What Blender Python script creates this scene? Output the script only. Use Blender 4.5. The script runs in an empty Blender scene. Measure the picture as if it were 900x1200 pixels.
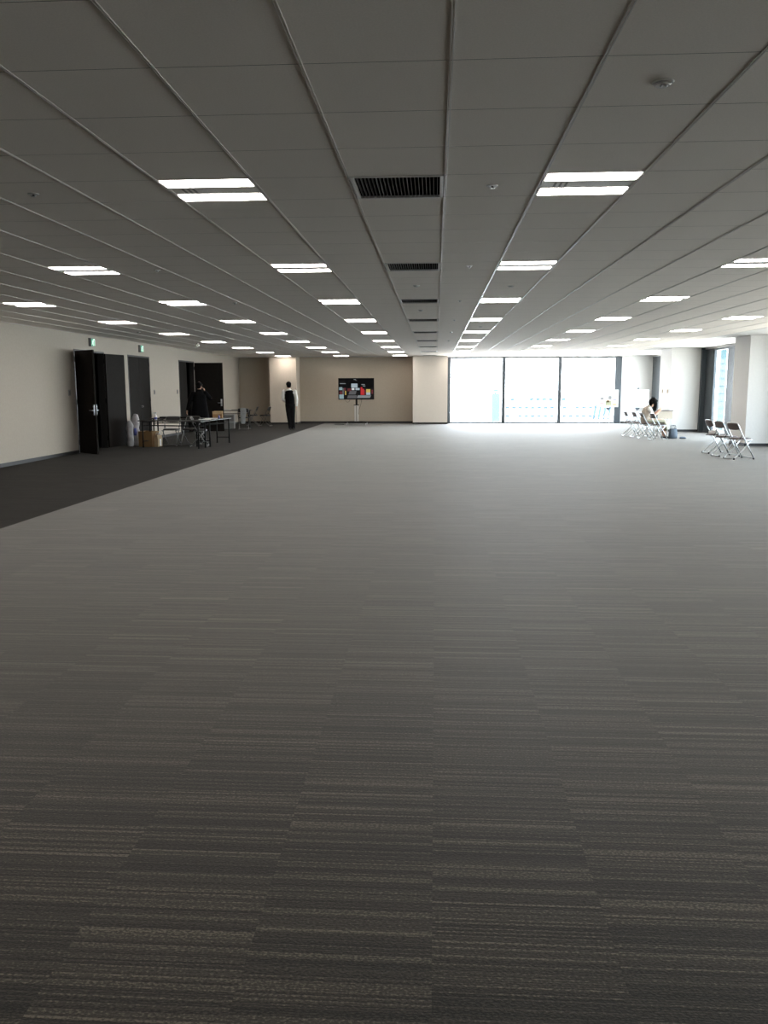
import bpy, bmesh, math, random
from mathutils import Vector, Matrix, Euler
random.seed(7)
S = bpy.context.scene
COL = S.collection
PI = math.pi
V = Vector

# ------------------------------------------------------------------ camera
CAMH = 1.524
cam = bpy.data.cameras.new('camera')
cam.sensor_fit = 'HORIZONTAL'; cam.sensor_width = 36.0; cam.lens = 976.93 / 900 * 36.0
cam.clip_end = 3000
co = bpy.data.objects.new('camera', cam); COL.objects.link(co)
co.matrix_world = (Matrix.Translation((0, 0, CAMH)) @ Matrix.Rotation(0.0613, 4, 'Z')
                   @ Matrix.Rotation(PI / 2 - 0.1485, 4, 'X') @ Matrix.Rotation(-0.0029, 4, 'Z'))
S.camera = co

# ------------------------------------------------------------------ world, exposure
SKY = 30.0
LED = 29.0
w = bpy.data.worlds.new('sky'); S.world = w; w.use_nodes = True
nt = w.node_tree; nt.nodes.clear()
o_ = nt.nodes.new('ShaderNodeOutputWorld'); b_ = nt.nodes.new('ShaderNodeBackground')
tc = nt.nodes.new('ShaderNodeTexCoord'); sx = nt.nodes.new('ShaderNodeSeparateXYZ')
mr = nt.nodes.new('ShaderNodeMapRange'); rp = nt.nodes.new('ShaderNodeValToRGB')
mr.inputs[1].default_value = -0.4; mr.inputs[2].default_value = 0.6
rp.color_ramp.elements[0].position = 0.0; rp.color_ramp.elements[0].color = (0.77, 0.73, 0.69, 1)
rp.color_ramp.elements[1].position = 1.0; rp.color_ramp.elements[1].color = (0.66, 0.80, 1.0, 1)
e = rp.color_ramp.elements.new(0.40); e.color = (0.90, 0.955, 1.0, 1)
nt.links.new(tc.outputs['Generated'], sx.inputs[0]); nt.links.new(sx.outputs[2], mr.inputs[0])
nt.links.new(mr.outputs[0], rp.inputs[0]); nt.links.new(rp.outputs[0], b_.inputs[0])
b_.inputs[1].default_value = SKY
nt.links.new(b_.outputs[0], o_.inputs[0])
S.view_settings.view_transform = 'Standard'; S.view_settings.look = 'None'
S.view_settings.gamma = 1.0; S.view_settings.use_curve_mapping = False
S.view_settings.exposure = 0.0
S.cycles.max_bounces = 10; S.cycles.diffuse_bounces = 5; S.cycles.glossy_bounces = 4
S.cycles.transparent_max_bounces = 16; S.cycles.caustics_reflective = False; S.cycles.caustics_refractive = False
S.cycles.sample_clamp_indirect = 6.0
S.cycles.use_denoising = True

# ------------------------------------------------------------------ room numbers (metres, from the viewpoint)
XL, XR, YF, YB, H = -8.43, 9.05, 35.9, -2.2, 2.8
TX0, TY0, T = -0.545, 3.526, 0.6              # ceiling tile grid
PFX = 7.93                                    # room-side face of the window pillars
CARPX = -4.76                                 # edge of the dark carpet

# ------------------------------------------------------------------ materials
def srgb(r, g, b):
    f = lambda c: (c / 255 / 12.92) if c / 255 <= 0.04045 else ((c / 255 + 0.055) / 1.055) ** 2.4
    return (f(r), f(g), f(b), 1)
def mat(name, col, rough=0.6, metal=0.0, spec=0.5, noise=0.0, scale=40.0, bump=0.0, sheen=0.0, emit=None, estr=0.0):
    m = bpy.data.materials.new(name); m.use_nodes = True
    nt = m.node_tree; p = nt.nodes['Principled BSDF']
    c = col if len(col) == 4 else (*col, 1)
    p.inputs['Base Color'].default_value = c
    p.inputs['Roughness'].default_value = rough
    p.inputs['Metallic'].default_value = metal
    p.inputs['Specular IOR Level'].default_value = spec
    if sheen: p.inputs['Sheen Weight'].default_value = sheen
    if emit:
        p.inputs['Emission Color'].default_value = (*emit[:3], 1); p.inputs['Emission Strength'].default_value = estr
    if noise or bump:
        t = nt.nodes.new('ShaderNodeTexCoord'); n = nt.nodes.new('ShaderNodeTexNoise')
        n.inputs['Scale'].default_value = scale; n.inputs['Detail'].default_value = 4
        nt.links.new(t.outputs['Object'], n.inputs['Vector'])
        if noise:
            r = nt.nodes.new('ShaderNodeValToRGB')
            r.color_ramp.elements[0].position = 0.3; r.color_ramp.elements[1].position = 0.7
            r.color_ramp.elements[0].color = (*[x * (1 - noise) for x in c[:3]], 1)
            r.color_ramp.elements[1].color = (*[min(1, x * (1 + noise)) for x in c[:3]], 1)
            nt.links.new(n.outputs['Fac'], r.inputs[0]); nt.links.new(r.outputs[0], p.inputs['Base Color'])
        if bump:
            b = nt.nodes.new('ShaderNodeBump'); b.inputs['Strength'].default_value = bump; b.inputs['Distance'].default_value = 0.01
            nt.links.new(n.outputs['Fac'], b.inputs['Height']); nt.links.new(b.outputs[0], p.inputs['Normal'])
    return m

def carpet(name, ca, cb, cc, rough, spec, sheen):
    """square carpet tiles, 0.5 m, with fine yarn lines running across the room that break from tile to tile"""
    m = bpy.data.materials.new(name); m.use_nodes = True
    nt = m.node_tree; N = nt.nodes; L = nt.links; p = N['Principled BSDF']
    def nd(t, **k):
        n = N.new(t)
        for a, v in k.items(): setattr(n, a, v)
        return n
    tc = nd('ShaderNodeTexCoord'); sep = nd('ShaderNodeSeparateXYZ'); L.new(tc.outputs['Object'], sep.inputs[0])
    def math_(op, a, b=None, c=None):
        n = nd('ShaderNodeMath', operation=op)
        for i, v in enumerate((a, b, c)):
            if v is None: continue
            if isinstance(v, (int, float)): n.inputs[i].default_value = v
            else: L.new(v, n.inputs[i])
        return n.outputs[0]
    X, Y = sep.outputs[0], sep.outputs[1]
    tx = math_('FLOOR', math_('DIVIDE', X, 0.5)); ty = math_('FLOOR', math_('DIVIDE', Y, 0.5))
    cmb = nd('ShaderNodeCombineXYZ'); L.new(tx, cmb.inputs[0]); L.new(ty, cmb.inputs[1])
    wn = nd('ShaderNodeTexWhiteNoise', noise_dimensions='2D'); L.new(cmb.outputs[0], wn.inputs['Vector'])
    h = wn.outputs['Value']
    # yarn rows: every row of loops has its own shade; the rows shift from tile to tile
    def rows(pitch, off):
        v = nd('ShaderNodeCombineXYZ')
        L.new(math_('FLOOR', math_('ADD', math_('DIVIDE', Y, pitch), math_('MULTIPLY', h, off))), v.inputs[1])
        L.new(math_('MULTIPLY_ADD', h, 91.0, off), v.inputs[0])
        n = nd('ShaderNodeTexWhiteNoise', noise_dimensions='2D'); L.new(v.outputs[0], n.inputs['Vector'])
        return n.outputs['Value']
    r1 = rows(0.0085, 57.0); r2 = rows(0.031, 23.0)
    fr = math_('FRACT', math_('ADD', math_('DIVIDE', Y, 0.0085), math_('MULTIPLY', h, 57.0)))
    gap = math_('MULTIPLY', math_('LESS_THAN', fr, 0.28), math_('SUBTRACT', 1.0, r2))
    vv = nd('ShaderNodeCombineXYZ'); L.new(math_('MULTIPLY', X, 0.7), vv.inputs[0]); L.new(Y, vv.inputs[1])
    g = nd('ShaderNodeTexNoise'); g.inputs['Scale'].default_value = 150.0; g.inputs['Detail'].default_value = 2.0
    L.new(vv.outputs[0], g.inputs['Vector'])
    q = nd('ShaderNodeTexNoise'); q.inputs['Scale'].default_value = 3.0; q.inputs['Detail'].default_value = 2.0
    L.new(tc.outputs['Object'], q.inputs['Vector'])
    s = math_('ADD', math_('MULTIPLY_ADD', r1, 0.66, 0.06), math_('MULTIPLY', r2, 0.20))
    s = math_('SUBTRACT', s, math_('MULTIPLY', gap, 0.60))
    s = math_('ADD', s, math_('MULTIPLY', math_('SUBTRACT', g.outputs['Fac'], 0.5), 1.7))
    s = math_('ADD', s, math_('MULTIPLY', math_('SUBTRACT', q.outputs['Fac'], 0.5), 0.20))
    s = math_('ADD', s, math_('MULTIPLY', math_('SUBTRACT', h, 0.5), 0.06))
    r = nd('ShaderNodeValToRGB'); L.new(s, r.inputs[0])
    r.color_ramp.elements[0].position = 0.05; r.color_ramp.elements[0].color = ca
    r.color_ramp.elements[1].position = 1.0; r.color_ramp.elements[1].color = cc
    e = r.color_ramp.elements.new(0.30); e.color = tuple(x * 0.75 for x in cb[:3]) + (1,)
    e = r.color_ramp.elements.new(0.68); e.color = tuple(x * 1.7 for x in cb[:3]) + (1,)
    L.new(r.outputs[0], p.inputs['Base Color'])
    b = nd('ShaderNodeBump'); b.inputs['Strength'].default_value = 0.25; b.inputs['Distance'].default_value = 0.003
    L.new(s, b.inputs['Height']); L.new(b.outputs[0], p.inputs['Normal'])
    p.inputs['Roughness'].default_value = rough; p.inputs['Specular IOR Level'].default_value = spec
    p.inputs['Sheen Weight'].default_value = sheen; p.inputs['Sheen Roughness'].default_value = 0.4; p.inputs['Sheen Tint'].default_value = (1.0, 0.92, 0.83, 1)
    return m

def glass_mat(name, t0):
    m = bpy.data.materials.new(name); m.use_nodes = True
    nt = m.node_tree; N = nt.nodes; L = nt.links; N.clear()
    out = N.new('ShaderNodeOutputMaterial'); mix = N.new('ShaderNodeMixShader')
    tr = N.new('ShaderNodeBsdfTransparent'); gl = N.new('ShaderNodeBsdfGlossy'); lw = N.new('ShaderNodeLayerWeight')
    pw = N.new('ShaderNodeMath'); pw.operation = 'POWER'; pw.inputs[1].default_value = 5.0
    fr = N.new('ShaderNodeMath'); fr.operation = 'MULTIPLY_ADD'; fr.inputs[1].default_value = 0.9; fr.inputs[2].default_value = 0.04
    lw.inputs[0].default_value = 0.5; L.new(lw.outputs['Facing'], pw.inputs[0]); L.new(pw.outputs[0], fr.inputs[0])
    tr.inputs[0].default_value = t0; gl.inputs['Roughness'].default_value = 0.02
    gl.inputs[0].default_value = (0.9, 0.95, 1, 1)
    L.new(fr.outputs[0], mix.inputs[0]); L.new(tr.outputs[0], mix.inputs[1]); L.new(gl.outputs[0], mix.inputs[2])
    L.new(mix.outputs[0], out.inputs[0])
    return m

M = {}
M['carpet'] = carpet('striped grey carpet tiles', (0.001, 0.0009, 0.0008, 1), (0.0175, 0.0152, 0.0120, 1), (0.098, 0.086, 0.067, 1), 0.68, 0.22, 0.25)
M['carpet_dark'] = carpet('dark carpet tiles', (0.008, 0.007, 0.006, 1), (0.014, 0.0125, 0.011, 1), (0.022, 0.020, 0.018, 1), 0.8, 0.06, 0.03)
M['tile'] = mat('mineral ceiling tile', (0.90, 0.84, 0.77), 0.85, spec=0.2, noise=0.04, scale=120, bump=0.08)
M['tile_edge'] = mat('tile butt joint', (0.16, 0.15, 0.14), 0.9, spec=0.1)
M['plaster'] = mat('white perimeter ceiling board', (0.74, 0.73, 0.71), 0.8, spec=0.2, noise=0.02, scale=30)
M['rail'] = mat('grey enamelled ceiling rail', (0.66, 0.625, 0.58), 0.30, spec=0.9, noise=0.04, scale=8)
M['groove'] = mat('rail groove', (0.02, 0.02, 0.02), 0.9, noise=0.1)
M['wallL'] = mat('beige wall covering', (0.40, 0.355, 0.30), 0.85, spec=0.2, noise=0.03, scale=25, bump=0.05)
M['wallF'] = mat('taupe wall covering', (0.39, 0.338, 0.275), 0.85, spec=0.2, noise=0.03, scale=25, bump=0.05)
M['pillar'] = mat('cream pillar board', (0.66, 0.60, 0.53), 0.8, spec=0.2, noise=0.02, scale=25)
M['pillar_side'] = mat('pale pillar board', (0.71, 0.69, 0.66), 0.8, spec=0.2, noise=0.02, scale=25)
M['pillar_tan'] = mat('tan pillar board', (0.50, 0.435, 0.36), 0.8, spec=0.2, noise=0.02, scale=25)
M['white_wall'] = mat('white wall board', (0.88, 0.87, 0.85), 0.8, spec=0.2, noise=0.02, scale=25)
M['skirt'] = mat('black vinyl baseboard', (0.012, 0.012, 0.012), 0.55, noise=0.2, scale=10)
M['door'] = mat('dark brown steel door', (0.0125, 0.0105, 0.0092), 0.75, spec=0.08, noise=0.12, scale=14)
M['doorframe'] = mat('black door frame', (0.010, 0.009, 0.008), 0.5, noise=0.1, scale=14)
M['dark'] = mat('lining painted dark as unlit', (0.012, 0.011, 0.010), 0.9, noise=0.1)
M['chrome'] = mat('chromed steel tube', (0.60, 0.61, 0.62), 0.30, metal=1.0, noise=0.03, scale=20)
M['dim_chrome'] = mat('dull chromed tube', (0.20, 0.20, 0.195), 0.34, metal=1.0, noise=0.05, scale=20)
M['steel'] = mat('brushed steel', (0.62, 0.62, 0.60), 0.35, metal=0.9, noise=0.05, scale=60)
M['silver'] = mat('silver painted column', (0.55, 0.54, 0.51), 0.45, metal=0.2, noise=0.03, scale=30)
M['mullion'] = mat('slate grey window metal', (0.050, 0.060, 0.070), 0.45, metal=0.2, noise=0.06, scale=6)
M['mullion2'] = mat('grey window panel', (0.055, 0.066, 0.075), 0.5, metal=0.1, noise=0.04, scale=6)
M['black'] = mat('matt black steel', (0.007, 0.007, 0.007), 0.6, spec=0.15, noise=0.15, scale=30)
M['plastic'] = mat('black plastic', (0.006, 0.006, 0.0065), 0.5, spec=0.15, noise=0.1, scale=30)
M['tabletop'] = mat('dark laminate tabletop', (0.016, 0.0145, 0.0135), 0.6, spec=0.15, noise=0.12, scale=20)
M['tableedge'] = mat('grey table edging', (0.09, 0.085, 0.08), 0.5, noise=0.05, scale=20)
M['vinyl'] = mat('brown grey vinyl pad', (0.150, 0.125, 0.118), 0.6, noise=0.08, scale=30)
M['vinyl_dark'] = mat('charcoal vinyl pad', (0.030, 0.028, 0.027), 0.5, noise=0.08, scale=30)
M['rubber'] = mat('white rubber tip', (0.75, 0.75, 0.74), 0.6, noise=0.03)
M['card'] = mat('brown cardboard', (0.24, 0.14, 0.06), 0.85, noise=0.07, scale=30)
M['card_in'] = mat('pale cardboard flap', (0.50, 0.36, 0.20), 0.85, noise=0.07, scale=30)
M['kraft'] = mat('kraft paper', (0.44, 0.32, 0.19), 0.8, noise=0.06, scale=30)
M['paper'] = mat('white paper', (0.80, 0.79, 0.76), 0.8, noise=0.03, scale=12)
M['wrap'] = mat('cloudy plastic wrap', (0.40, 0.39, 0.40), 0.28, noise=0.22, scale=9, bump=0.6)
M['wrap_blue'] = mat('blue print on plastic', (0.07, 0.09, 0.30), 0.4, noise=0.2, scale=14)
M['bluecap'] = mat('blue plastic', (0.10, 0.11, 0.33), 0.4, noise=0.05)
M['whiteplastic'] = mat('white plastic', (0.72, 0.71, 0.70), 0.4, noise=0.03)
M['greyplastic'] = mat('grey plastic', (0.20, 0.195, 0.19), 0.5, noise=0.05)
M['led'] = mat('lit diffuser', (0.9, 0.9, 0.9), 0.5, emit=(1.0, 0.93, 0.865), estr=LED, noise=0.01)
M['lamp_white'] = mat('white enamelled fixture', (0.72, 0.70, 0.67), 0.45, noise=0.02)
M['vent_dark'] = mat('black duct lining', (0.004, 0.004, 0.004), 0.9, noise=0.2)
M['vent_slat'] = mat('grey vent slat', (0.10, 0.095, 0.09), 0.5, noise=0.05)
M['skin'] = mat('skin', (0.52, 0.31, 0.22), 0.5, noise=0.06, scale=20)
M['hair'] = mat('black hair', (0.005, 0.0045, 0.0045), 0.8, spec=0.08, noise=0.3, scale=60)
M['shirt'] = mat('white shirt cloth', (0.74, 0.72, 0.68), 0.8, noise=0.05, scale=14, bump=0.3)
M['blackcloth'] = mat('black cloth', (0.005, 0.005, 0.0055), 0.9, noise=0.2, scale=14, bump=0.3, spec=0.05)
M['trouser'] = mat('black trouser cloth', (0.009, 0.009, 0.0095), 0.85, noise=0.2, scale=14, bump=0.3, spec=0.06)
M['beigecloth'] = mat('beige knitted cloth', (0.46, 0.40, 0.34), 0.9, noise=0.06, scale=60, bump=0.3)
M['khaki'] = mat('khaki cloth', (0.34, 0.33, 0.25), 0.9, noise=0.08, scale=16, bump=0.3)
M['shoe'] = mat('black leather', (0.012, 0.011, 0.010), 0.35, noise=0.1)
M['eye'] = mat('dark iris', (0.02, 0.015, 0.012), 0.2, noise=0.1)
M['lip'] = mat('lip', (0.42, 0.17, 0.14), 0.5, noise=0.05)
M['bag'] = mat('slate blue bag cloth', (0.055, 0.075, 0.10), 0.7, noise=0.1, scale=30, bump=0.2)
M['greybag'] = mat('grey cloth', (0.30, 0.31, 0.31), 0.8, noise=0.12, scale=10, bump=0.4)
M['facade'] = mat('white office facade', (0.80, 0.80, 0.79), 0.8, noise=0.02, scale=0.3)
M['facade_glass'] = mat('pale blue office glazing', (0.020, 0.035, 0.052), 0.5, noise=0.1, scale=0.3, spec=0.1)
M['facade_cyan'] = mat('pale cyan tower cladding', (0.032, 0.060, 0.064), 0.5, noise=0.05, scale=0.3, spec=0.1)
M['tower_panel'] = mat('grey tower cladding', (0.075, 0.10, 0.105), 0.6, noise=0.06, scale=0.3, spec=0.1)
M['tower_band'] = mat('dark tower band', (0.030, 0.042, 0.048), 0.6, noise=0.06, scale=0.3, spec=0.1)
M['sign_green'] = mat('lit green sign face', (0.02, 0.25, 0.12), 0.5, emit=(0.10, 0.42, 0.26), estr=0.55, noise=0.02)
M['sign_white'] = mat('lit white sign mark', (0.8, 0.9, 0.85), 0.5, emit=(0.80, 1.0, 0.88), estr=0.7, noise=0.02)
M['glass'] = glass_mat('clear window glass', (0.92, 0.94, 0.95, 1))
M['glass_side'] = glass_mat('tinted side window glass', (0.74, 0.77, 0.77, 1))

# ------------------------------------------------------------------ mesh helpers
class MB:
    """collects shapes with material slots, links them as one mesh object"""
    def __init__(s): s.bm = bmesh.new(); s.mats = []
    def slot(s, m):
        if m not in s.mats: s.mats.append(m)
        return s.mats.index(m)
    def _new(s, faces, m, smooth=False):
        i = s.slot(m)
        for f in faces: f.material_index = i; f.smooth = smooth
    def box(s, x0, x1, y0, y1, z0, z1, m, bevel=0.0, rot=None):
        r = bmesh.ops.create_cube(s.bm, size=1.0)
        vs = r['verts']
        c = V(((x0 + x1) / 2, (y0 + y1) / 2, (z0 + z1) / 2))
        for v in vs:
            q = V((v.co.x * (x1 - x0), v.co.y * (y1 - y0), v.co.z * (z1 - z0)))
            if rot is not None: q = rot @ q
            v.co = c + q
        fs = list({f for v in vs for f in v.link_faces})
        if bevel:
            es = list({e for v in vs for e in v.link_edges})
            rr = bmesh.ops.bevel(s.bm, geom=es, offset=bevel, segments=2, profile=0.7, affect='EDGES')
            fs = [f for f in set(fs) | set(rr['faces']) if f.is_valid]
            fs = list({f for f in fs} | {f for v in rr['verts'] for f in v.link_faces})
        s._new(fs, m)
    def prism(s, poly, axis, a0, a1, m):
        """poly: 2D outline; axis 'x','y','z' is the extrusion axis"""
        def P(u, v, a):
            return {'x': V((a, u, v)), 'y': V((u, a, v)), 'z': V((u, v, a))}[axis]
        lo = [s.bm.verts.new(P(u, v, a0)) for u, v in poly]; hi = [s.bm.verts.new(P(u, v, a1)) for u, v in poly]
        fs = [s.bm.faces.new(lo[::-1]), s.bm.faces.new(hi)]
        n = len(poly)
        for i in range(n): fs.append(s.bm.faces.new((lo[i], lo[(i + 1) % n], hi[(i + 1) % n], hi[i])))
        s._new(fs, m)
        bmesh.ops.recalc_face_normals(s.bm, faces=fs)
    def quad(s, pts, m):
        f = s.bm.faces.new([s.bm.verts.new(V(p)) for p in pts]); s._new([f], m)
    def loft(s, pts, rad, m, side=V((1, 0, 0)), n=12, round_ends=True, smooth=True, closed=False):
        """rings of half-axes rad[i]=(a along side, b across) around a path"""
        pts = [V(p) for p in pts]; rad = [(r, r) if isinstance(r, (int, float)) else r for r in rad]
        K = len(pts)
        if round_ends and not closed:
            t0 = (pts[0] - pts[1]).normalized(); t1 = (pts[-1] - pts[-2]).normalized()
            r0 = min(rad[0]); r1 = min(rad[-1])
            P = [pts[0] + t0 * r0 * 0.95, pts[0] + t0 * r0 * 0.7] + pts + [pts[-1] + t1 * r1 * 0.7, pts[-1] + t1 * r1 * 0.95]
            g = lambda r, k: (r[0] * k, r[1] * k)
            R = [g(rad[0], 0.3), g(rad[0], 0.72)] + rad + [g(rad[-1], 0.72), g(rad[-1], 0.3)]
            pts, rad, K = P, R, len(P)
        rings = []; prev = None
        for i in range(K):
            if closed: t = pts[(i + 1) % K] - pts[i - 1]
            else: t = pts[min(i + 1, K - 1)] - pts[max(i - 1, 0)]
            t.normalize()
            u = side - t * side.dot(t)
            if u.length < 0.15:
                u = prev - t * prev.dot(t) if prev is not None else t.orthogonal()
            u.normalize(); prev = u
            q = t.cross(u)
            rings.append([s.bm.verts.new(pts[i] + u * (math.cos(2 * PI * k / n) * rad[i][0]) + q * (math.sin(2 * PI * k / n) * rad[i][1])) for k in range(n)])
        fs = []
        for i in range(K if closed else K - 1):
            a, b = rings[i], rings[(i + 1) % K]
            for k in range(n): fs.append(s.bm.faces.new((a[k], a[(k + 1) % n], b[(k + 1) % n], b[k])))
        if not closed: fs += [s.bm.faces.new(rings[0][::-1]), s.bm.faces.new(rings[-1])]
        s._new(fs, m, smooth)
    def tube(s, pts, r, m, n=8, bend=0.0):
        """round bar; corners rounded by bend"""
        pts = [V(p) for p in pts]
        if bend and len(pts) > 2:
            out = [pts[0]]
            for i in range(1, len(pts) - 1):
                a, b, c = pts[i - 1], pts[i], pts[i + 1]
                d0 = min(bend, (a - b).length * 0.45); d1 = min(bend, (c - b).length * 0.45)
                p0 = b + (a - b).normalized() * d0; p1 = b + (c - b).normalized() * d1
                for k in range(5):
                    t = k / 4; out.append(p0 * (1 - t) ** 2 + b * 2 * t * (1 - t) + p1 * t * t)
            out.append(pts[-1]); pts = out
        d = (pts[-1] - pts[0]); sd = V((0, 0, 1)) if abs(d.normalized().z) < 0.8 or d.length < 1e-6 else V((0, 1, 0))
        s.loft(pts, [r] * len(pts), m, side=sd, n=n, round_ends=False)
    def ball(s, c, r, m, seg=12):
        rr = bmesh.ops.create_uvsphere(s.bm, u_segments=seg, v_segments=max(6, seg * 2 // 3), radius=1.0)
        r = (r, r, r) if isinstance(r, (int, float)) else r
        for v in rr['verts']: v.co = V(c) + V((v.co.x * r[0], v.co.y * r[1], v.co.z * r[2]))
        s._new(list({f for v in rr['verts'] for f in v.link_faces}), m, True)
    def cyl(s, c, r, z0, z1, m, n=20, r2=None):
        r2 = r if r2 is None else r2
        lo = [s.bm.verts.new((c[0] + r * math.cos(2 * PI * k / n), c[1] + r * math.sin(2 * PI * k / n), z0)) for k in range(n)]
        hi = [s.bm.verts.new((c[0] + r2 * math.cos(2 * PI * k / n), c[1] + r2 * math.sin(2 * PI * k / n), z1)) for k in range(n)]
        sd = [s.bm.faces.new((lo[k], lo[(k + 1) % n], hi[(k + 1) % n], hi[k])) for k in range(n)]
        s._new(sd, m, True); s._new([s.bm.faces.new(lo[::-1]), s.bm.faces.new(hi)], m)
    def build(s, name, parent=None, loc=None, remesh=0.0, smooth_it=0):
        me = bpy.data.meshes.new(name)
        if not remesh: bmesh.ops.recalc_face_normals(s.bm, faces=s.bm.faces[:])
        s.bm.to_mesh(me); s.bm.free()
        for m in s.mats: me.materials.append(m)
        o = bpy.data.objects.new(name, me); COL.objects.link(o)
        if remesh:
            r = o.modifiers.new('Remesh', 'REMESH'); r.mode = 'VOXEL'; r.voxel_size = remesh; r.use_smooth_shade = True
            if smooth_it:
                k = o.modifiers.new('Smooth', 'SMOOTH'); k.iterations = smooth_it; k.factor = 0.5
            dg = bpy.context.evaluated_depsgraph_get()
            nm = bpy.data.meshes.new_from_object(o.evaluated_get(dg))
            o.modifiers.clear(); o.data = nm; bpy.data.meshes.remove(me); nm.name = name
            if not nm.materials: nm.materials.append(s.mats[0])
            for p in nm.polygons: p.use_smooth = True
        if loc is not None: o.location = loc
        if parent: o.parent = parent
        return o
def tag(o, label=None, cat=None, group=None, kind=None):
    if label: o['label'] = label
    if cat: o['category'] = cat
    if group: o['group'] = group
    if kind: o['kind'] = kind
    return o
def empty(name, loc=(0, 0, 0), rz=0.0, **k):
    o = bpy.data.objects.new(name, None); COL.objects.link(o); o.location = loc; o.rotation_euler = (0, 0, rz)
    o.empty_display_size = 0.1
    return tag(o, **k)
KIDS = {}
def copy_tree(o, parent=None):
    c = o.copy(); COL.objects.link(c); c.parent = parent
    for ch in list(o.children): copy_tree(ch, c)
    return c
def struct(mb, name, parent=None, label=None):
    o = mb.build(name, parent)
    if parent is None: o['kind'] = 'structure'
    if label: o['label'] = label
    return o

# ------------------------------------------------------------------ floor
mb = MB()
mb.box(CARPX, XR + 0.3, YB - 0.2, YF + 0.3, -0.15, 0.0, M['carpet'])
mb.box(XL - 0.3, CARPX, YB - 0.2, YF + 0.3, -0.15, 0.0, M['carpet_dark'])
struct(mb, 'floor')

# ------------------------------------------------------------------ ceiling grid
LCOLS = [-1.745, -4.145, -6.545, 0.655, 3.055, 5.455]
ROWS = [TY0 + 1.8 + 3.6 * n for n in range(-1, 9)]      # rows of fixtures
XE, YE = 7.255, TY0 + T * 52                             # edge of the tiled field
fix = set()
key = lambda x, y: (round((x - TX0) / T), round((y - TY0) / T))
for y in ROWS:
    for x in LCOLS + [TX0]: fix.add(key(x, y))
mb = MB()
ix0, ix1 = round((-8.345 - TX0) / T), round((XE - TX0) / T)
iy0, iy1 = round((-2.474 - TY0) / T), 52
vg = {}
def gv(i, j):
    if (i, j) not in vg: vg[(i, j)] = mb.bm.verts.new((TX0 + i * T, TY0 + j * T, H))
    return vg[(i, j)]
J = 0.0018
ti, te = mb.slot(M['tile']), mb.slot(M['tile_edge'])
for i in range(ix0, ix1):
    for j in range(iy0, iy1):
        if (i, j) in fix: continue
        x0, x1, y0, y1 = TX0 + i * T, TX0 + (i + 1) * T, TY0 + j * T, TY0 + (j + 1) * T
        # each tile: a flat face with a thin bevelled joint along its two short sides
        a = [mb.bm.verts.new(p) for p in ((x0, y0 + J, H), (x1, y0 + J, H), (x1, y1 - J, H), (x0, y1 - J, H))]
        f = mb.bm.faces.new(a[::-1]); f.material_index = ti
        u = [mb.bm.verts.new(p) for p in ((x0, y0, H + 0.006), (x1, y0, H + 0.006), (x1, y1, H + 0.006), (x0, y1, H + 0.006))]
        f = mb.bm.faces.new((a[0], a[1], u[1], u[0])); f.material_index = te
        f = mb.bm.faces.new((a[3], u[3], u[2], a[2])); f.material_index = te
# plaster border: door side, window side, far side
mb.box(XL - 0.3, -8.345, YB - 0.3, YF + 0.3, H, H + 0.05, M['tile'])
mb.box(XE, XR + 0.3, YB - 0.3, YF + 0.3, H, H + 0.05, M['plaster'])
mb.box(-8.345, XE, YE, YF + 0.3, H, H + 0.05, M['plaster'])
mb.box(XL - 0.3, XR + 0.3, YB - 0.3, YF + 0.3, H + 0.35, H + 0.5, M['dark'])
me_ceil = mb
bmceil = mb.bm
me = bpy.data.meshes.new('ceiling'); bmceil.to_mesh(me); bmceil.free()
for m in mb.mats: me.materials.append(m)
oc = bpy.data.objects.new('ceiling', me); COL.objects.link(oc); oc['kind'] = 'structure'

# aluminium rails between the tile columns, each with a dark groove
k = 0
for i in range(ix0, ix1 + 1):
    x = TX0 + i * T
    mb = MB()
    mb.box(x - 0.008, x - 0.003, YB, YE, H - 0.004, H + 0.02, M['rail'])
    mb.box(x + 0.003, x + 0.008, YB, YE, H - 0.004, H + 0.02, M['rail'])
    mb.box(x - 0.003, x + 0.003, YB, YE, H + 0.006, H + 0.02, M['groove'])
    k += 1
    struct(mb, 'trim_%d' % k)

# ------------------------------------------------------------------ walls
mb = MB()
DOORS = [(19.3, 21.1), (22.75, 24.5), (27.35, 29.1)]; DH = 2.43
edges = [YB - 0.2] + [v for d in DOORS for v in d] + [YF + 0.2]
for i in range(0, len(edges), 2): mb.box(XL - 0.15, XL, edges[i], edges[i + 1], 0, H, M['wallL'])
for a, b in DOORS: mb.box(XL - 0.15, XL, a, b, DH, H, M['wallL'])
struct(mb, 'wall_left')
mb = MB()
for i in range(0, len(edges), 2): mb.box(XL, XL + 0.012, edges[i], edges[i + 1], 0, 0.075, M['skirt'])
struct(mb, 'baseboard_left')
mb = MB()                                               # corridor behind the doors, its darkness put into near-black walls
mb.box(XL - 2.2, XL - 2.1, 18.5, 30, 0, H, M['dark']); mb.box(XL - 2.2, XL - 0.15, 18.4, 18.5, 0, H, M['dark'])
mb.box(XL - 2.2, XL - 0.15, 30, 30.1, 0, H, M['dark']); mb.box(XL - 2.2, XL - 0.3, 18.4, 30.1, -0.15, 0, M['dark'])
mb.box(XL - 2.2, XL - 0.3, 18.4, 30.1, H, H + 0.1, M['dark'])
struct(mb, 'wall_corridor')

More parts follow.
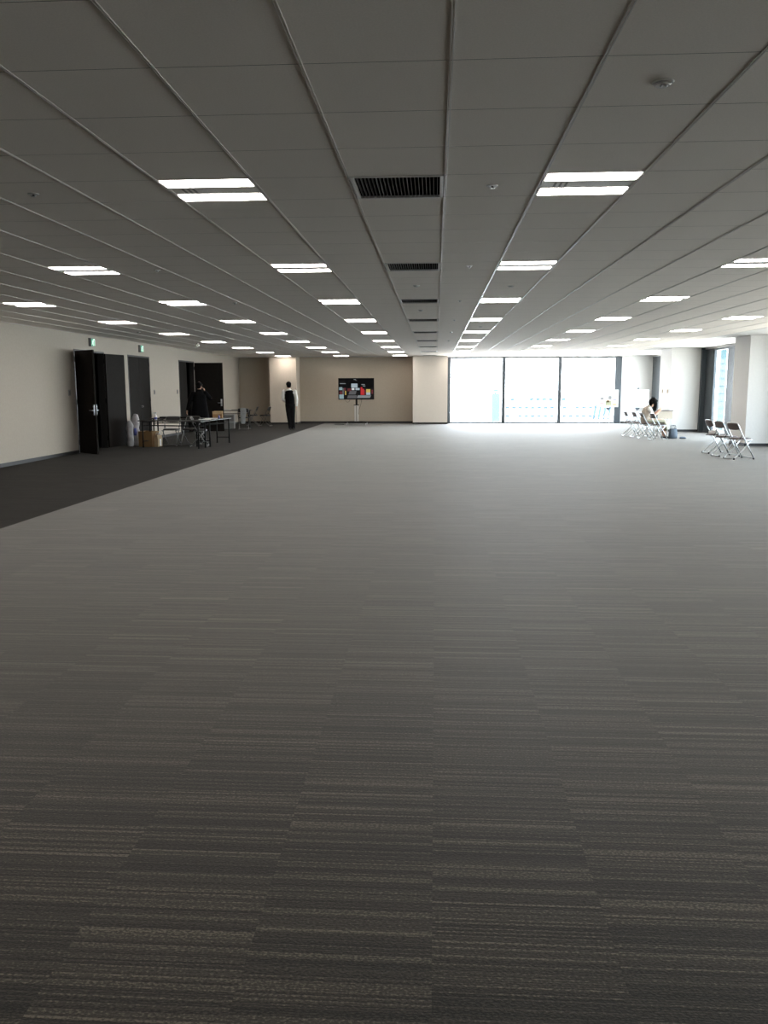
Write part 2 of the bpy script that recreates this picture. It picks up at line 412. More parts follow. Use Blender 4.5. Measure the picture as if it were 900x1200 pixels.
WX0, WX1 = 0.52, 7.77                                   # far window
mb = MB()
mb.box(XL - 0.15, WX0, YF, YF + 0.2, 0, H, M['wallF'])
mb.box(WX0, WX1, YF, YF + 0.2, 2.76, H, M['plaster'])
mb.box(WX1, XR + 0.2, YF - 0.02, YF + 0.2, 0, H, M['white_wall'])
struct(mb, 'wall_far')
mb = MB()
mb.box(XL, WX0, YF - 0.012, YF, 0, 0.085, M['skirt'])
mb.box(WX1 + 0.02, XR, YF - 0.034, YF - 0.02, 0, 0.075, M['skirt'])
struct(mb, 'baseboard_far')

def pillar(x0, x1, y0, y1, m, m2, label):
    p = MB()
    p.box(x0, x1, y0, y1, 0, H, m)
    o = p.build('pillar'); o['kind'] = 'structure'; o['label'] = label
    q = MB(); b = 0.012
    q.prism([(x0 - b, y0 - b), (x1 + b, y0 - b), (x1 + b, y1), (x1, y1), (x1, y0), (x0, y0), (x0, y1), (x0 - b, y1)], 'z', 0, 0.075, M['skirt'])
    q.build('baseboard', o)
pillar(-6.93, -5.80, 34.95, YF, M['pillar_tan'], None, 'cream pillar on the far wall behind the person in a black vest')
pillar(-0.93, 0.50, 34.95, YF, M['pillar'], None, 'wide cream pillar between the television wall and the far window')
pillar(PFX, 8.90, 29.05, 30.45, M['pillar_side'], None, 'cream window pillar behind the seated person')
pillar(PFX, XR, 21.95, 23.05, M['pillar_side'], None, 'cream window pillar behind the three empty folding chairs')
pillar(PFX, XR, 14.75, 15.85, M['pillar_side'], None, 'cream window pillar nearest the viewpoint')

# far window: thick end posts, two thin mullions, three panes
wr = MB()
wr.box(WX0, WX1, YF - 0.03, YF + 0.12, 0.0, 0.05, M['mullion2']); wr.box(WX0, WX1, YF - 0.03, YF + 0.12, 2.71, 2.76, M['mullion2'])
wo = wr.build('window_1'); wo['kind'] = 'structure'
for x0, x1, d in ((WX0, WX0 + 0.13, 0.06), (2.81, 2.95, 0.06), (5.15, 5.29, 0.06), (7.50, WX1, 0.06)):
    m_ = MB(); m_.box(x0, x1, YF - d, YF + 0.12, 0.0, 2.76, M['mullion'], bevel=0.008); m_.build('mullion', wo)
for x0, x1 in ((WX0 + 0.12, 2.84), (2.92, 5.18), (5.26, 7.51)):
    m_ = MB(); m_.box(x0, x1, YF + 0.04, YF + 0.05, 0.05, 2.71, M['glass']); m_.build('glass_pane', wo)

# window wall along the right side: grey metal panels and tall panes between the pillars
def side_window(n, segs):
    """segs: (y0, y1, kind)"""
    y0, y1 = segs[0][0], segs[-1][1]
    f = MB()
    f.box(XR - 0.02, XR + 0.12, y0, y1, 0, 0.06, M['mullion']); f.box(XR - 0.02, XR + 0.12, y0, y1, 2.68, 2.74, M['mullion'])
    f.box(XR - 0.02, XR + 0.12, y0, y1, 2.74, H, M['plaster'])
    o = f.build('window_%d' % n); o['kind'] = 'structure'
    for a, b, kd in segs:
        q = MB()
        if kd == 'g': q.box(XR + 0.05, XR + 0.06, a, b, 0.06, 2.68, M['glass_side']); q.build('glass_pane', o)
        elif kd == 'p':
            q.box(XR - 0.012, XR + 0.07, a, b, 0.06, 2.68, M['mullion2'], bevel=0.006)
            q.build('metal_panel', o)
        else:
            q.box(XR - 0.15, XR + 0.12, a, b, 0.0, 2.74, M['mullion']); q.build('jamb', o)
side_window(2, [(30.45, 30.6, 'j'), (30.6, 31.2, 'p'), (31.2, 32.9, 'g'), (32.9, 33.1, 'p'), (33.1, 34.7, 'g'), (34.7, 35.88, 'p')])
side_window(3, [(23.05, 23.2, 'j'), (23.2, 23.4, 'p'), (23.4, 26.1, 'g'), (26.1, 26.88, 'p'), (26.88, 28.1, 'g'), (28.1, 28.9, 'p'), (28.9, 29.06, 'j')])
side_window(4, [(15.85, 16.0, 'j'), (16.0, 16.7, 'p'), (16.7, 18.9, 'g'), (18.9, 20.1, 'p'), (20.1, 20.9, 'g'), (20.9, 21.8, 'p'), (21.8, 21.95, 'j')])
m_ = MB(); m_.box(8.90, XR + 0.12, 29.05, 30.45, 0, H, M['mullion']); struct(m_, 'wall_window_side_return')
pillar(PFX, XR, 7.55, 8.65, M['pillar_side'], None, 'cream window pillar beside the viewpoint, outside the view')
side_window(5, [(8.65, 8.8, 'j'), (8.8, 9.5, 'p'), (9.5, 11.7, 'g'), (11.7, 12.4, 'p'), (12.4, 13.6, 'g'), (13.6, 14.6, 'p'), (14.6, 14.75, 'j')])
mb = MB(); mb.box(XR, XR + 0.2, YB - 0.2, 3.6, 0, H, M['white_wall']); mb.box(XR, XR + 0.2, 5.4, 7.55, 0, H, M['white_wall']); struct(mb, 'wall_right')
side_window(6, [(3.6, 3.8, 'p'), (3.8, 5.2, 'g'), (5.2, 5.4, 'p')])  # unseen window, added so daylight brightens the near ceiling
mb = MB(); mb.box(XL - 0.15, XR + 0.2, YB - 0.2, YB, 0, H, M['white_wall']); struct(mb, 'wall_back')

# slot diffusers in the border ceiling
def slot_diffuser(x, y, label):
    m_ = MB()
    m_.box(x - 0.06, x + 0.06, y - 0.55, y + 0.55, H - 0.006, H - 0.0005, M['lamp_white'])
    o = m_.build('air_diffuser'); tag(o, label, 'air vent')
    for d in (-0.022, 0.022):
        q = MB(); q.box(x + d - 0.009, x + d + 0.009, y - 0.5, y + 0.5, H - 0.0075, H - 0.006, M['vent_slat']); q.build('slot', o)
slot_diffuser(7.72, 26.3, 'slim white slot vent in ceiling border beside the far pair of window pillars')
slot_diffuser(7.72, 23.4, 'slim white slot vent in ceiling border beside the pillar behind empty chairs')
slot_diffuser(7.72, 33.2, 'slim white slot vent in ceiling border near the window corner')

# ------------------------------------------------------------------ doors
def handle(parent, x, z, sgn, side):
    """lever handle on a leaf in leaf space: x along the leaf, faces at +-y"""
    h = MB()
    y = side * 0.022
    h.box(x - 0.026, x + 0.026, min(y, y + side * 0.012), max(y, y + side * 0.012), z - 0.11, z + 0.13, M['chrome'], bevel=0.003)
    h.tube([(x, y, z), (x, y + side * 0.06, z), (x - sgn * 0.12, y + side * 0.06, z)], 0.012, M['chrome'], bend=0.02)
    h.tube([(x, y, z + 0.085), (x, y + side * 0.025, z + 0.085)], 0.015, M['steel'], n=12)
    return h.build('handle', parent)
def leaf(parent, hinge, ang, wdt, hinge_sign):
    """leaf from hinge along direction ang (world)"""
    l = MB(); l.box(0.004, wdt - 0.004, -0.02, 0.02, 0.012, DH - 0.045, M['door'], bevel=0.004)
    o = l.build('leaf', parent); o.location = hinge; o.rotation_euler = (0, 0, ang)
    for z in (0.25, 1.2, 2.2):
        q = MB(); q.cyl((0.0, -hinge_sign * 0.024), 0.011, z - 0.06, z + 0.06, M['black'], n=10); q.build('hinge', o)
    return o
def door(n, a, b):
    f = MB(); t = 0.04
    for y0, y1 in ((a, a + t), (b - t, b)): f.box(XL - 0.16, XL + 0.008, y0, y1, 0, DH, M['doorframe'])
    f.box(XL - 0.16, XL + 0.008, a, b, DH - t, DH, M['doorframe'])
    o = f.build('door_%d' % n); o['kind'] = 'structure'
    return o
d1 = door(1, *DOORS[0])
A = math.radians(131)                                    # swung well past square, towards the viewpoint
l = leaf(d1, (XL + 0.03, 19.33, 0), math.atan2(math.cos(A), math.sin(A)), 0.88, 1)
handle(l, 0.838, 1.02, 1, 1); handle(l, 0.838, 1.02, 1, -1)
l['label'] = 'leaf swung out toward the viewpoint'
A = math.radians(169)
l = leaf(d1, (XL + 0.035, 21.06, 0), math.atan2(-math.cos(A), math.sin(A)), 0.88, -1)
handle(l, 0.80, 1.02, 1, 1)
d2 = door(2, *DOORS[1])
hw = (24.5 - 22.75) / 2 - 0.04
l = leaf(d2, (XL - 0.02, 22.79, 0), PI / 2, hw, 1)
l = leaf(d2, (XL - 0.02, 24.46, 0), -PI / 2, hw, -1)
q = MB()
q.ball((0.75, 0.05, 1.0), 0.03, M['vent_slat']); q.cyl((0.75, 0.03), 0.032, 0.97, 1.03, M['vent_slat']); q.build('knob', l)
d3 = door(3, *DOORS[2])
l = leaf(d3, (XL - 0.02, 27.39, 0), PI / 2, hw, 1)
l = leaf(d3, (XL + 0.03, 29.06, 0), 0.0, 1.0, 1)
handle(l, 0.93, 1.0, 1, -1); handle(l, 0.93, 1.0, 1, 1)

# exit signs over the first two doors
def exit_sign(y, label):
    o = empty('exit_sign', (XL, y, 2.63), label=label, cat='sign')
    b = MB(); b.box(0.001, 0.07, -0.12, 0.12, -0.10, 0.10, M['greyplastic'], bevel=0.006); b.build('case', o)
    f = MB(); f.box(0.068, 0.074, -0.105, 0.105, -0.088, 0.088, M['sign_green']); f.build('sign_face', o)
    # running figure and doorway pictogram
    g = MB(); X0 = 0.074; X1 = 0.0765
    def st(p, q, wd):
        p, q = V((0, *p)), V((0, *q)); d = (q - p).normalized(); nn = V((0, -d.z, d.y)) * wd / 2
        lo = [(X1, *((p + nn).yz)), (X1, *((q + nn).yz)), (X1, *((q - nn).yz)), (X1, *((p - nn).yz))]
        g.quad(lo, M['sign_white'])
    st((0.03, -0.08), (0.03, 0.08), 0.02); st((0.03, 0.07), (0.10, 0.07), 0.02); st((0.09, -0.08), (0.09, 0.08), 0.02)
    st((-0.02, 0.03), (-0.045, -0.02), 0.035); st((-0.045, -0.02), (-0.09, -0.06), 0.02); st((-0.045, -0.02), (0.0, -0.045), 0.02)
    st((0.0, -0.045), (-0.01, -0.085), 0.018); st((-0.02, 0.025), (0.02, 0.0), 0.014); st((-0.03, 0.03), (-0.075, 0.02), 0.014)
    pts = [(X1, -0.005 + 0.02 * math.cos(k * PI / 5), 0.055 + 0.02 * math.sin(k * PI / 5)) for k in range(10)]
    g.quad(pts, M['sign_white']); g.build('pictogram', o)
exit_sign(20.3, 'small lit green exit sign above the open double door')
exit_sign(23.75, 'small lit green exit sign above the closed double door')

def wall_switch(y, z, label):
    o = MB(); o.box(XL + 0.0005, XL + 0.012, y - 0.06, y + 0.06, z - 0.07, z + 0.07, M['greyplastic'], bevel=0.003)
    o = o.build('wall_switch'); tag(o, label, 'switch')
    q = MB(); q.box(XL + 0.012, XL + 0.018, y - 0.03, y + 0.03, z - 0.045, z + 0.045, M['vent_slat'], bevel=0.002); q.build('rocker', o)
wall_switch(18.95, 1.42, 'grey wall switch shaded by the open door leaf')
wall_switch(24.85, 1.40, 'grey wall switch just past the closed double door')
wall_switch(27.12, 1.40, 'grey wall switch just before the doorway of the person in black')
def pillar_switch(y, label):
    o = MB(); o.box(PFX - 0.012, PFX - 0.0005, y - 0.05, y + 0.05, 1.30, 1.42, M['card_in'], bevel=0.003)
    o = o.build('wall_switch'); tag(o, label, 'switch')
    q = MB(); q.box(PFX - 0.017, PFX - 0.012, y - 0.02, y + 0.02, 1.32, 1.40, M['greyplastic'], bevel=0.002); q.build('rocker', o)
pillar_switch(29.35, 'small wall switch on the pillar behind the seated person, nearer the corner edge')
pillar_switch(30.0, 'small wall switch on the pillar behind the seated person, nearer the window')

# ------------------------------------------------------------------ ceiling lights
from bpy_extras.object_utils import world_to_camera_view
bpy.context.view_layer.update()
def inframe(p):
    r = 900 / 1200
    q = co.matrix_world.inverted() @ V(p)
    if q.z >= 0: return False
    u = 450 + 976.93 * q.x / -q.z; v = 600 - 976.93 * q.y / -q.z
    return -6 < u < 906 and -6 < v < 1200
def make_light():
    o = empty('ceiling_light')
    h = MB()                                              # folded tray above the ceiling line with a plate between the lamps
    a, b = 0.012, T - 0.012
    h.box(a, b, 0.004, T - 0.004, 0.05, 0.06, M['lamp_white'])
    h.box(a, a + 0.008, 0.004, T - 0.004, -0.002, 0.05, M['lamp_white']); h.box(b - 0.008, b, 0.004, T - 0.004, -0.002, 0.05, M['lamp_white'])
    h.box(a, b, 0.004, 0.01, -0.002, 0.05, M['lamp_white']); h.box(a, b, T - 0.01, T - 0.004, -0.002, 0.05, M['lamp_white'])
    h.build('housing', o)
    p = MB(); p.box(a + 0.008, b - 0.008, 0.20, 0.40, 0.0, 0.012, M['lamp_white'])
    for k in range(3): p.box(0.09 + k * 0.035, 0.105 + k * 0.035, 0.25, 0.35, -0.002, 0.0, M['greyplastic'])
    p.build('centre_plate', o)
    for y0, y1 in ((0.010, 0.200), (0.400, 0.590)):
        d = MB(); z = -0.004
        c = [(y0, 0.004), (y0 + 0.008, z * 0.75), (y0 + 0.03, z), (y1 - 0.03, z), (y1 - 0.008, z * 0.75), (y1, 0.004)]
        d.prism(c, 'x', a + 0.008, b - 0.008, M['led']); d.build('diffuser', o)
    return o
ORD = ['first', 'second', 'third', 'fourth', 'fifth', 'sixth', 'seventh', 'eighth', 'ninth', 'tenth']
CN = {-1.745: 'column beside the vents, door side', -4.145: 'second column from the vents, door side', -6.545: 'column nearest the doors',
      0.655: 'column beside the vents, window side', 3.055: 'second column from the vents, window side', 5.455: 'column nearest the window pillars'}
proto = make_light(); first = True
for x in LCOLS:
    vis = 0
    for y in ROWS:
        o = proto if first else copy_tree(proto); first = False
        o.location = (x, y, H)
        if inframe((x + 0.3, y + 0.3, H)):
            o['label'] = 'twin-strip ceiling light, %s from near end of %s' % (ORD[vis], CN[x]); vis += 1
        else: o['label'] = 'twin-strip ceiling light over the near part of the room, outside the view'
        o['category'] = 'ceiling light'; o['group'] = 'twin-strip ceiling lights'

# return air grilles
def make_vent():
    o = empty('air_vent')
    f = MB(); t = 0.022
    for x0, x1, y0, y1 in ((0.012, T - 0.012, 0.004, t), (0.012, T - 0.012, T - t, T - 0.004), (0.012, 0.012 + t, t, T - t), (T - 0.012 - t, T - 0.012, t, T - t)):
        f.box(x0, x1, y0, y1, -0.006, 0.01, M['lamp_white'])
    f.build('frame', o)
    d = MB()                                             # dark duct above
    d.box(0.012, T - 0.012, 0.004, T - 0.004, 0.20, 0.21, M['vent_dark'])
    for x0, x1, y0, y1 in ((0.012, 0.02, 0.004, T - 0.004), (T - 0.02, T - 0.012, 0.004, T - 0.004), (0.02, T - 0.02, 0.004, 0.012), (0.02, T - 0.02, T - 0.012, T - 0.004)):
        d.box(x0, x1, y0, y1, 0.01, 0.2, M['vent_dark'])
    d.build('duct_box', o)
    for k in range(22):
        s = MB(); x = 0.050 + k * (T - 0.10) / 21
        s.box(x - 0.0015, x + 0.0015, t, T - t, -0.003, 0.025, M['vent_slat']); s.build('slat', o)
    return o
vp = make_vent(); first = True; vis = 0
for y in ROWS:
    o = vp if first else copy_tree(vp); first = False
    o.location = (TX0, y, H)
    if inframe((TX0 + 0.3, y + 0.3, H)):
        o['label'] = 'black slatted square air vent in the ceiling, %s from the near end' % ORD[vis]; vis += 1
    else: o['label'] = 'black slatted square air vent over the near part of the room, outside the view'
    o['category'] = 'air vent'; o['group'] = 'square air vents'

# sprinklers and detectors
def sprinkler(x, y, label):
    o = empty('sprinkler', (x, y, H), label=label, cat='sprinkler', group='ceiling sprinklers')
    a = MB(); a.cyl((0, 0), 0.034, -0.005, -0.0005, M['lamp_white'], r2=0.038); a.build('rosette', o)
    b = MB(); b.cyl((0, 0), 0.007, -0.014, -0.005, M['vent_slat'], n=10)
    for s in (-1, 1): b.tube([(s * 0.012, 0, -0.005), (s * 0.014, 0, -0.012), (s * 0.004, 0, -0.018)], 0.003, M['chrome'], n=6)
    b.cyl((0, 0), 0.014, -0.020, -0.018, M['steel'], n=12); b.build('deflector', o)
for n, (x, y) in enumerate([(0.355, 5.62), (0.355, 9.22), (0.355, 12.83), (0.355, 16.43), (0.355, 20.03), (0.355, 23.63)]):
    sprinkler(x, y, 'tiny sprinkler head on the ceiling beside the vents, %s from the near end' % ORD[n])
sprinkler(-2.67, 5.63, 'tiny sprinkler head on the ceiling in line with the nearest vent, door side')
sprinkler(-3.05, 9.25, 'tiny sprinkler head on the ceiling level with the second vent, door side')
sprinkler(-3.05, 12.85, 'tiny sprinkler head on the ceiling level with the third vent, door side')
def detector(x, y, label):
    o = empty('smoke_detector', (x, y, H), label=label, cat='smoke detector', group='smoke detectors')
    a = MB(); a.cyl((0, 0), 0.042, -0.006, -0.0005, M['lamp_white'], r2=0.047, n=28); a.build('base', o)
    b = MB(); b.cyl((0, 0), 0.030, -0.016, -0.008, M['lamp_white'], r2=0.036, n=24)
    b.cyl((0, 0), 0.034, -0.012, -0.010, M['greyplastic'], n=24); b.build('sensor_head', o)
    for s in (-1, 1):
        c = MB(); c.ball((s * 0.012, -0.012, -0.018), 0.006, M['chrome'], 8); c.build('indicator_lamp', o)
detector(0.955, 3.83, 'round white smoke detector nearest the viewpoint, ahead of a ceiling light')
detector(0.955, 11.03, 'round white smoke detector between the second and third lights beside the vents')
detector(0.955, 18.23, 'small round smoke detector farther along the column of lights beside the vents')
detector(-0.25, 10.9, 'faint round detector on the ceiling between the second and third vents')
detector(-0.25, 14.3, 'faint round detector on the ceiling between the third and fourth vents')
detector(-6.84, 19.25, 'round smoke detector on the ceiling near the closed double door')
sp = empty('spotlight', (-6.85, 24.1, H), label='tiny spotlight on the ceiling beside a light in the column by the doors', cat='spotlight')
a = MB(); a.cyl((0, 0), 0.03, -0.02, -0.0005, M['lamp_white'], n=16); a.tube([(0, 0, -0.02), (0, 0, -0.06)], 0.008, M['lamp_white']); a.build('stem', sp)
a = MB(); a.loft([(-0.05, 0, -0.12), (0.0, 0, -0.08), (0.05, 0, -0.05)], [0.03, 0.035, 0.03], M['lamp_white'], side=V((0, 1, 0)), round_ends=False); a.build('lamp_head', sp)

# ------------------------------------------------------------------ television on a rolling stand
TVX, TVY = -3.23, 34.4
tv = empty('television_stand', (TVX, TVY, 0), label='rolling television stand with silver column against the far wall', cat='tv stand')
b = MB(); b.box(-0.42, 0.42, -0.06, 0.06, 0.075, 0.13, M['black'], bevel=0.012)
for s in (-1, 1): b.box(s * 0.40 - 0.04, s * 0.40 + 0.04, -0.36, 0.34, 0.075, 0.12, M['black'], bevel=0.012)
b.box(-0.30, 0.30, -0.16, 0.16, 0.10, 0.145, M['black'], bevel=0.01); b.build('base', tv)
for sx_ in (-1, 1):
    for sy_ in (-1, 1):
        c = MB(); c.loft([(sx_ * 0.40 - 0.016, sy_ * 0.31, 0.035), (sx_ * 0.40 + 0.016, sy_ * 0.31, 0.035)], [0.034, 0.034], M['whiteplastic'], side=V((0, 0, 1)), n=16, round_ends=False)
        c.tube([(sx_ * 0.40, sy_ * 0.31, 0.04), (sx_ * 0.40, sy_ * 0.29, 0.08)], 0.012, M['steel']); c.build('caster', tv)
c = MB(); c.box(-0.085, 0.085, -0.04, 0.04, 0.14, 0.80, M['silver'], bevel=0.012); c.box(-0.012, 0.012, -0.043, -0.038, 0.16, 0.78, M['vent_slat']); c.build('column', tv)
c = MB(); c.box(-0.11, 0.11, -0.05, 0.05, 0.79, 0.82, M['black'], bevel=0.006); c.box(-0.04, 0.04, -0.03, 0.03, 0.82, 1.25, M['black'], bevel=0.005)
c.box(-0.30, 0.30, -0.045, -0.03, 1.25, 1.65, M['black'], bevel=0.004); c.build('upper_mast', tv)
sc = empty('television', (TVX, TVY - 0.09, 1.03), label='flat television showing a dark hall scene on the rolling stand', cat='television')
TW, TH = 1.47, 0.87
c = MB(); c.box(-TW / 2, TW / 2, -0.025, 0.035, 0, TH, M['plastic'], bevel=0.008); c.build('case', sc)
pic = MB()
def emat(name, c, s=0.8): return mat(name, (0.004, 0.004, 0.004), 0.6, spec=0.05, emit=c, estr=s, noise=0.05)
PAL = dict(k=emat('screen black', (0.0025, 0.0025, 0.003)), d=emat('screen dark', (0.010, 0.009, 0.009)), g=emat('screen grey', (0.12, 0.12, 0.125)),
           b=emat('screen pale blue', (0.42, 0.50, 0.56)), w=emat('screen white', (0.72, 0.74, 0.74)), r=emat('screen red', (0.55, 0.035, 0.04)),
           m=emat('screen maroon', (0.13, 0.03, 0.035)), y=emat('screen yellow', (0.62, 0.46, 0.12)), c=emat('screen cyan', (0.30, 0.42, 0.45)), l=emat('screen mid grey', (0.25, 0.27, 0.28)))
sw, sh = TW - 0.05, TH - 0.05
def pp(u, v): return (-sw / 2 + u * sw, 0.025 + (1 - v) * sh)      # u,v from the picture's top left
def patch(u0, v0, u1, v1, c, lay, sk=0.0):
    y = -0.0256 - 0.0006 * lay
    (x0, z0), (x1, z1) = pp(u0, v0), pp(u1, v1)
    pic.quad([(x0, y, z1), (x1, y, z1), (x1 + sk, y, z0), (x0 + sk, y, z0)], PAL[c])
patch(0, 0, 1, 1, 'k', 0)
for u0, v0, u1, v1, c, sk in [(0.0, 0.45, 1, 1, 'd', 0), (0.02, 0.12, 0.18, 0.20, 'd', 0.02), (0.03, 0.22, 0.20, 0.26, 'l', 0), (0.44, 0.02, 0.50, 0.06, 'l', -0.02), (0.48, 0.06, 0.53, 0.10, 'g', -0.02),
        (0.36, 0.24, 0.54, 0.44, 'b', 0), (0.37, 0.46, 0.45, 0.56, 'w', 0), (0.48, 0.46, 0.60, 0.56, 'b', 0), (0.66, 0.27, 0.76, 0.31, 'l', -0.02), (0.70, 0.34, 0.77, 0.38, 'l', -0.02),
        (0.01, 0.42, 0.10, 0.56, 'c', 0), (0.10, 0.46, 0.15, 0.78, 'g', 0), (0.01, 0.78, 0.14, 0.99, 'c', 0), (0.02, 0.62, 0.10, 0.78, 'm', 0), (0.18, 0.60, 0.21, 0.80, 'y', 0),
        (0.15, 0.45, 0.20, 0.60, 'm', 0), (0.25, 0.48, 0.36, 0.62, 'm', 0), (0.28, 0.60, 0.48, 0.78, 'g', 0.05), (0.63, 0.42, 0.68, 0.80, 'r', 0), (0.68, 0.50, 0.73, 0.80, 'r', 0),
        (0.73, 0.56, 0.78, 0.80, 'm', 0), (0.79, 0.52, 0.91, 0.68, 'y', 0), (0.79, 0.68, 0.91, 0.80, 'b', 0), (0.52, 0.82, 0.90, 0.95, 'l', 0.04), (0.24, 0.82, 0.50, 0.97, 'g', 0.03), (0.94, 0.55, 0.99, 0.75, 'm', 0)]:
    patch(u0, v0, u1, v1, c, 1 if (v1 - v0) > 0.5 else 2, sk)
pic.build('screen_picture', sc)
c = MB(); c.tube([(0.22, 0.03, 0.0), (0.20, 0.05, -0.12), (0.15, 0.05, -0.30), (0.11, 0.03, -0.40), (0.09, 0.02, -0.60)], 0.006, M['plastic'], bend=0.05)
c.tube([(-0.45, 0.03, 0.0), (-0.42, 0.03, -0.09), (-0.34, 0.03, -0.11), (-0.28, 0.03, -0.06), (-0.26, 0.03, 0.0)], 0.005, M['plastic'], bend=0.04); c.build('cable', sc)
ps = MB(); ps.box(-4.12, -3.72, 34.2, 34.26, 0.0, 0.04, M['greyplastic'], bevel=0.006)
for k in range(5): ps.box(-4.09 + k * 0.072, -4.05 + k * 0.072, 34.212, 34.248, 0.04, 0.044, M['black'])
ps.tube([(-3.72, 34.23, 0.02), (-3.6, 34.26, 0.008), (-3.45, 34.3, 0.008), (-3.3, 34.28, 0.05)], 0.006, M['greyplastic'], bend=0.05)
tag(ps.build('power_strip'), 'grey power strip on the floor beside the television stand', 'power strip')

# ------------------------------------------------------------------ folding chairs
def make_chair(pad, tip=None, name='folding_chair', tube=None):
    tube = tube or M['chrome']
    """tubular folding chair facing +X, origin on the floor"""
    o = empty(name)
    r = 0.0115
    f = MB()
    W_ = 0.205
    up = lambda s: [(0.235, s * W_, 0.016), (0.05, s * W_, 0.33), (-0.105, s * W_, 0.585), (-0.175, s * W_ * 0.96, 0.74)]
    path = up(-1) + [(-0.185, -0.15, 0.765), (-0.185, 0.15, 0.765)] + up(1)[::-1]
    f.tube(path, r, tube, n=8, bend=0.05)
    f.tube([(0.228, -W_, 0.028), (0.228, W_, 0.028)], r * 0.8, tube)
    f.build('back_frame', o)
    g = MB(); w2 = 0.175
    g.tube([(0.165, -w2, 0.405), (0.0, -w2, 0.21), (-0.215, -w2, 0.014), (-0.215, w2, 0.014), (0.0, w2, 0.21), (0.165, w2, 0.405)], r, tube, n=8, bend=0.04)
    g.build('rear_leg_frame', o)
    g = MB()
    for s in (-1, 1):
        g = MB(); g.tube([(-0.06, s * 0.19, 0.51), (-0.13, s * 0.19, 0.40)], 0.008, M['black']); g.build('seat_bracket', o)
        g = MB(); g.tube([(0.19, s * 0.19, 0.405), (-0.16, s * 0.19, 0.415)], 0.009, tube); g.build('seat_rail', o)
    s_ = MB()                                            # rounded padded seat
    out = []
    for k in range(28):
        a = 2 * PI * k / 28; cx, sy = math.cos(a), math.sin(a)
        ex = 0.55
        out.append((0.02 + 0.20 * math.copysign(abs(cx) ** ex, cx), 0.19 * math.copysign(abs(sy) ** ex, sy)))
    for sc_, z0, z1 in ((1.0, 0.412, 0.43), (0.94, 0.43, 0.446), (0.80, 0.446, 0.452)):
        s_.prism([((x - 0.02) * sc_ + 0.02, y * sc_) for x, y in out], 'z', z0, z1, pad)
    s_.build('seat', o)
    bk = MB()                                            # curved back pad between the tubes
    nu, nv = 12, 5
    def bp(u, v, side):
        y = (u - 0.5) * 2 * 0.185
        arch = 1 - abs(u - 0.5) ** 3 * 3.2
        z = 0.615 + (v) * 0.145 * (0.55 + 0.45 * arch) + (1 - arch) * 0.05
        x = -0.115 - (z - 0.60) * 0.42 - 0.025 * (1 - (2 * u - 1) ** 2) + side * 0.011
        return V((x, y, z))
    gr = {(sd, i, j): bk.bm.verts.new(bp(i / nu, j / nv, sd)) for sd in (-1, 1) for i in range(nu + 1) for j in range(nv + 1)}
    fs = []
    for sd in (-1, 1):
        for i in range(nu):
            for j in range(nv): fs.append(bk.bm.faces.new((gr[sd, i, j], gr[sd, i + 1, j], gr[sd, i + 1, j + 1], gr[sd, i, j + 1])))
    for i in range(nu):
        for j in (0, nv): fs.append(bk.bm.faces.new((gr[-1, i, j], gr[-1, i + 1, j], gr[1, i + 1, j], gr[1, i, j])))
    for j in range(nv):
        for i in (0, nu): fs.append(bk.bm.faces.new((gr[-1, i, j], gr[-1, i, j + 1], gr[1, i, j + 1], gr[1, i, j])))
    bk._new(fs, pad, True); bk.build('backrest', o)
    for x, y in ((0.232, W_), (0.232, -W_), (-0.212, w2), (-0.212, -w2)):
        t = MB(); t.loft([(x, y, 0.0), (x - 0.004 * (1 if x > 0 else -1), y, 0.035)], [0.017, 0.015], tip or M['black'], n=10, round_ends=False); t.build('foot_tip', o)
    return o
def place(proto, x, y, deg, label, group, first=False):
    o = proto if first else copy_tree(proto)
    o.location = (x, y, 0); o.rotation_euler = (0, 0, math.radians(deg))
    return tag(o, label, 'chair', group)
cb = make_chair(M['vinyl'])
gch = 'empty folding chairs by the window pillar'
place(cb, 6.42, 18.10, 15, 'chrome folding chair with brown-grey pads, nearest the viewpoint of the three by the pillar', gch, True)
place(cb, 6.38, 18.82, 10, 'chrome folding chair with brown-grey pads, middle of the three by the pillar', gch)
place(cb, 6.44, 19.66, 5, 'chrome folding chair holding white papers on its seat', gch)
p_ = MB(); R_ = Matrix.Rotation(math.radians(20), 3, 'Z')
p_.box(6.35, 6.57, 19.52, 19.80, 0.4525, 0.50, M['paper'], bevel=0.004, rot=R_); p_.box(6.38, 6.55, 19.57, 19.77, 0.5005, 0.53, M['whiteplastic'], bevel=0.003, rot=R_)
tag(p_.build('paper_stack'), 'white papers stacked on the seat of a folding chair', 'papers')

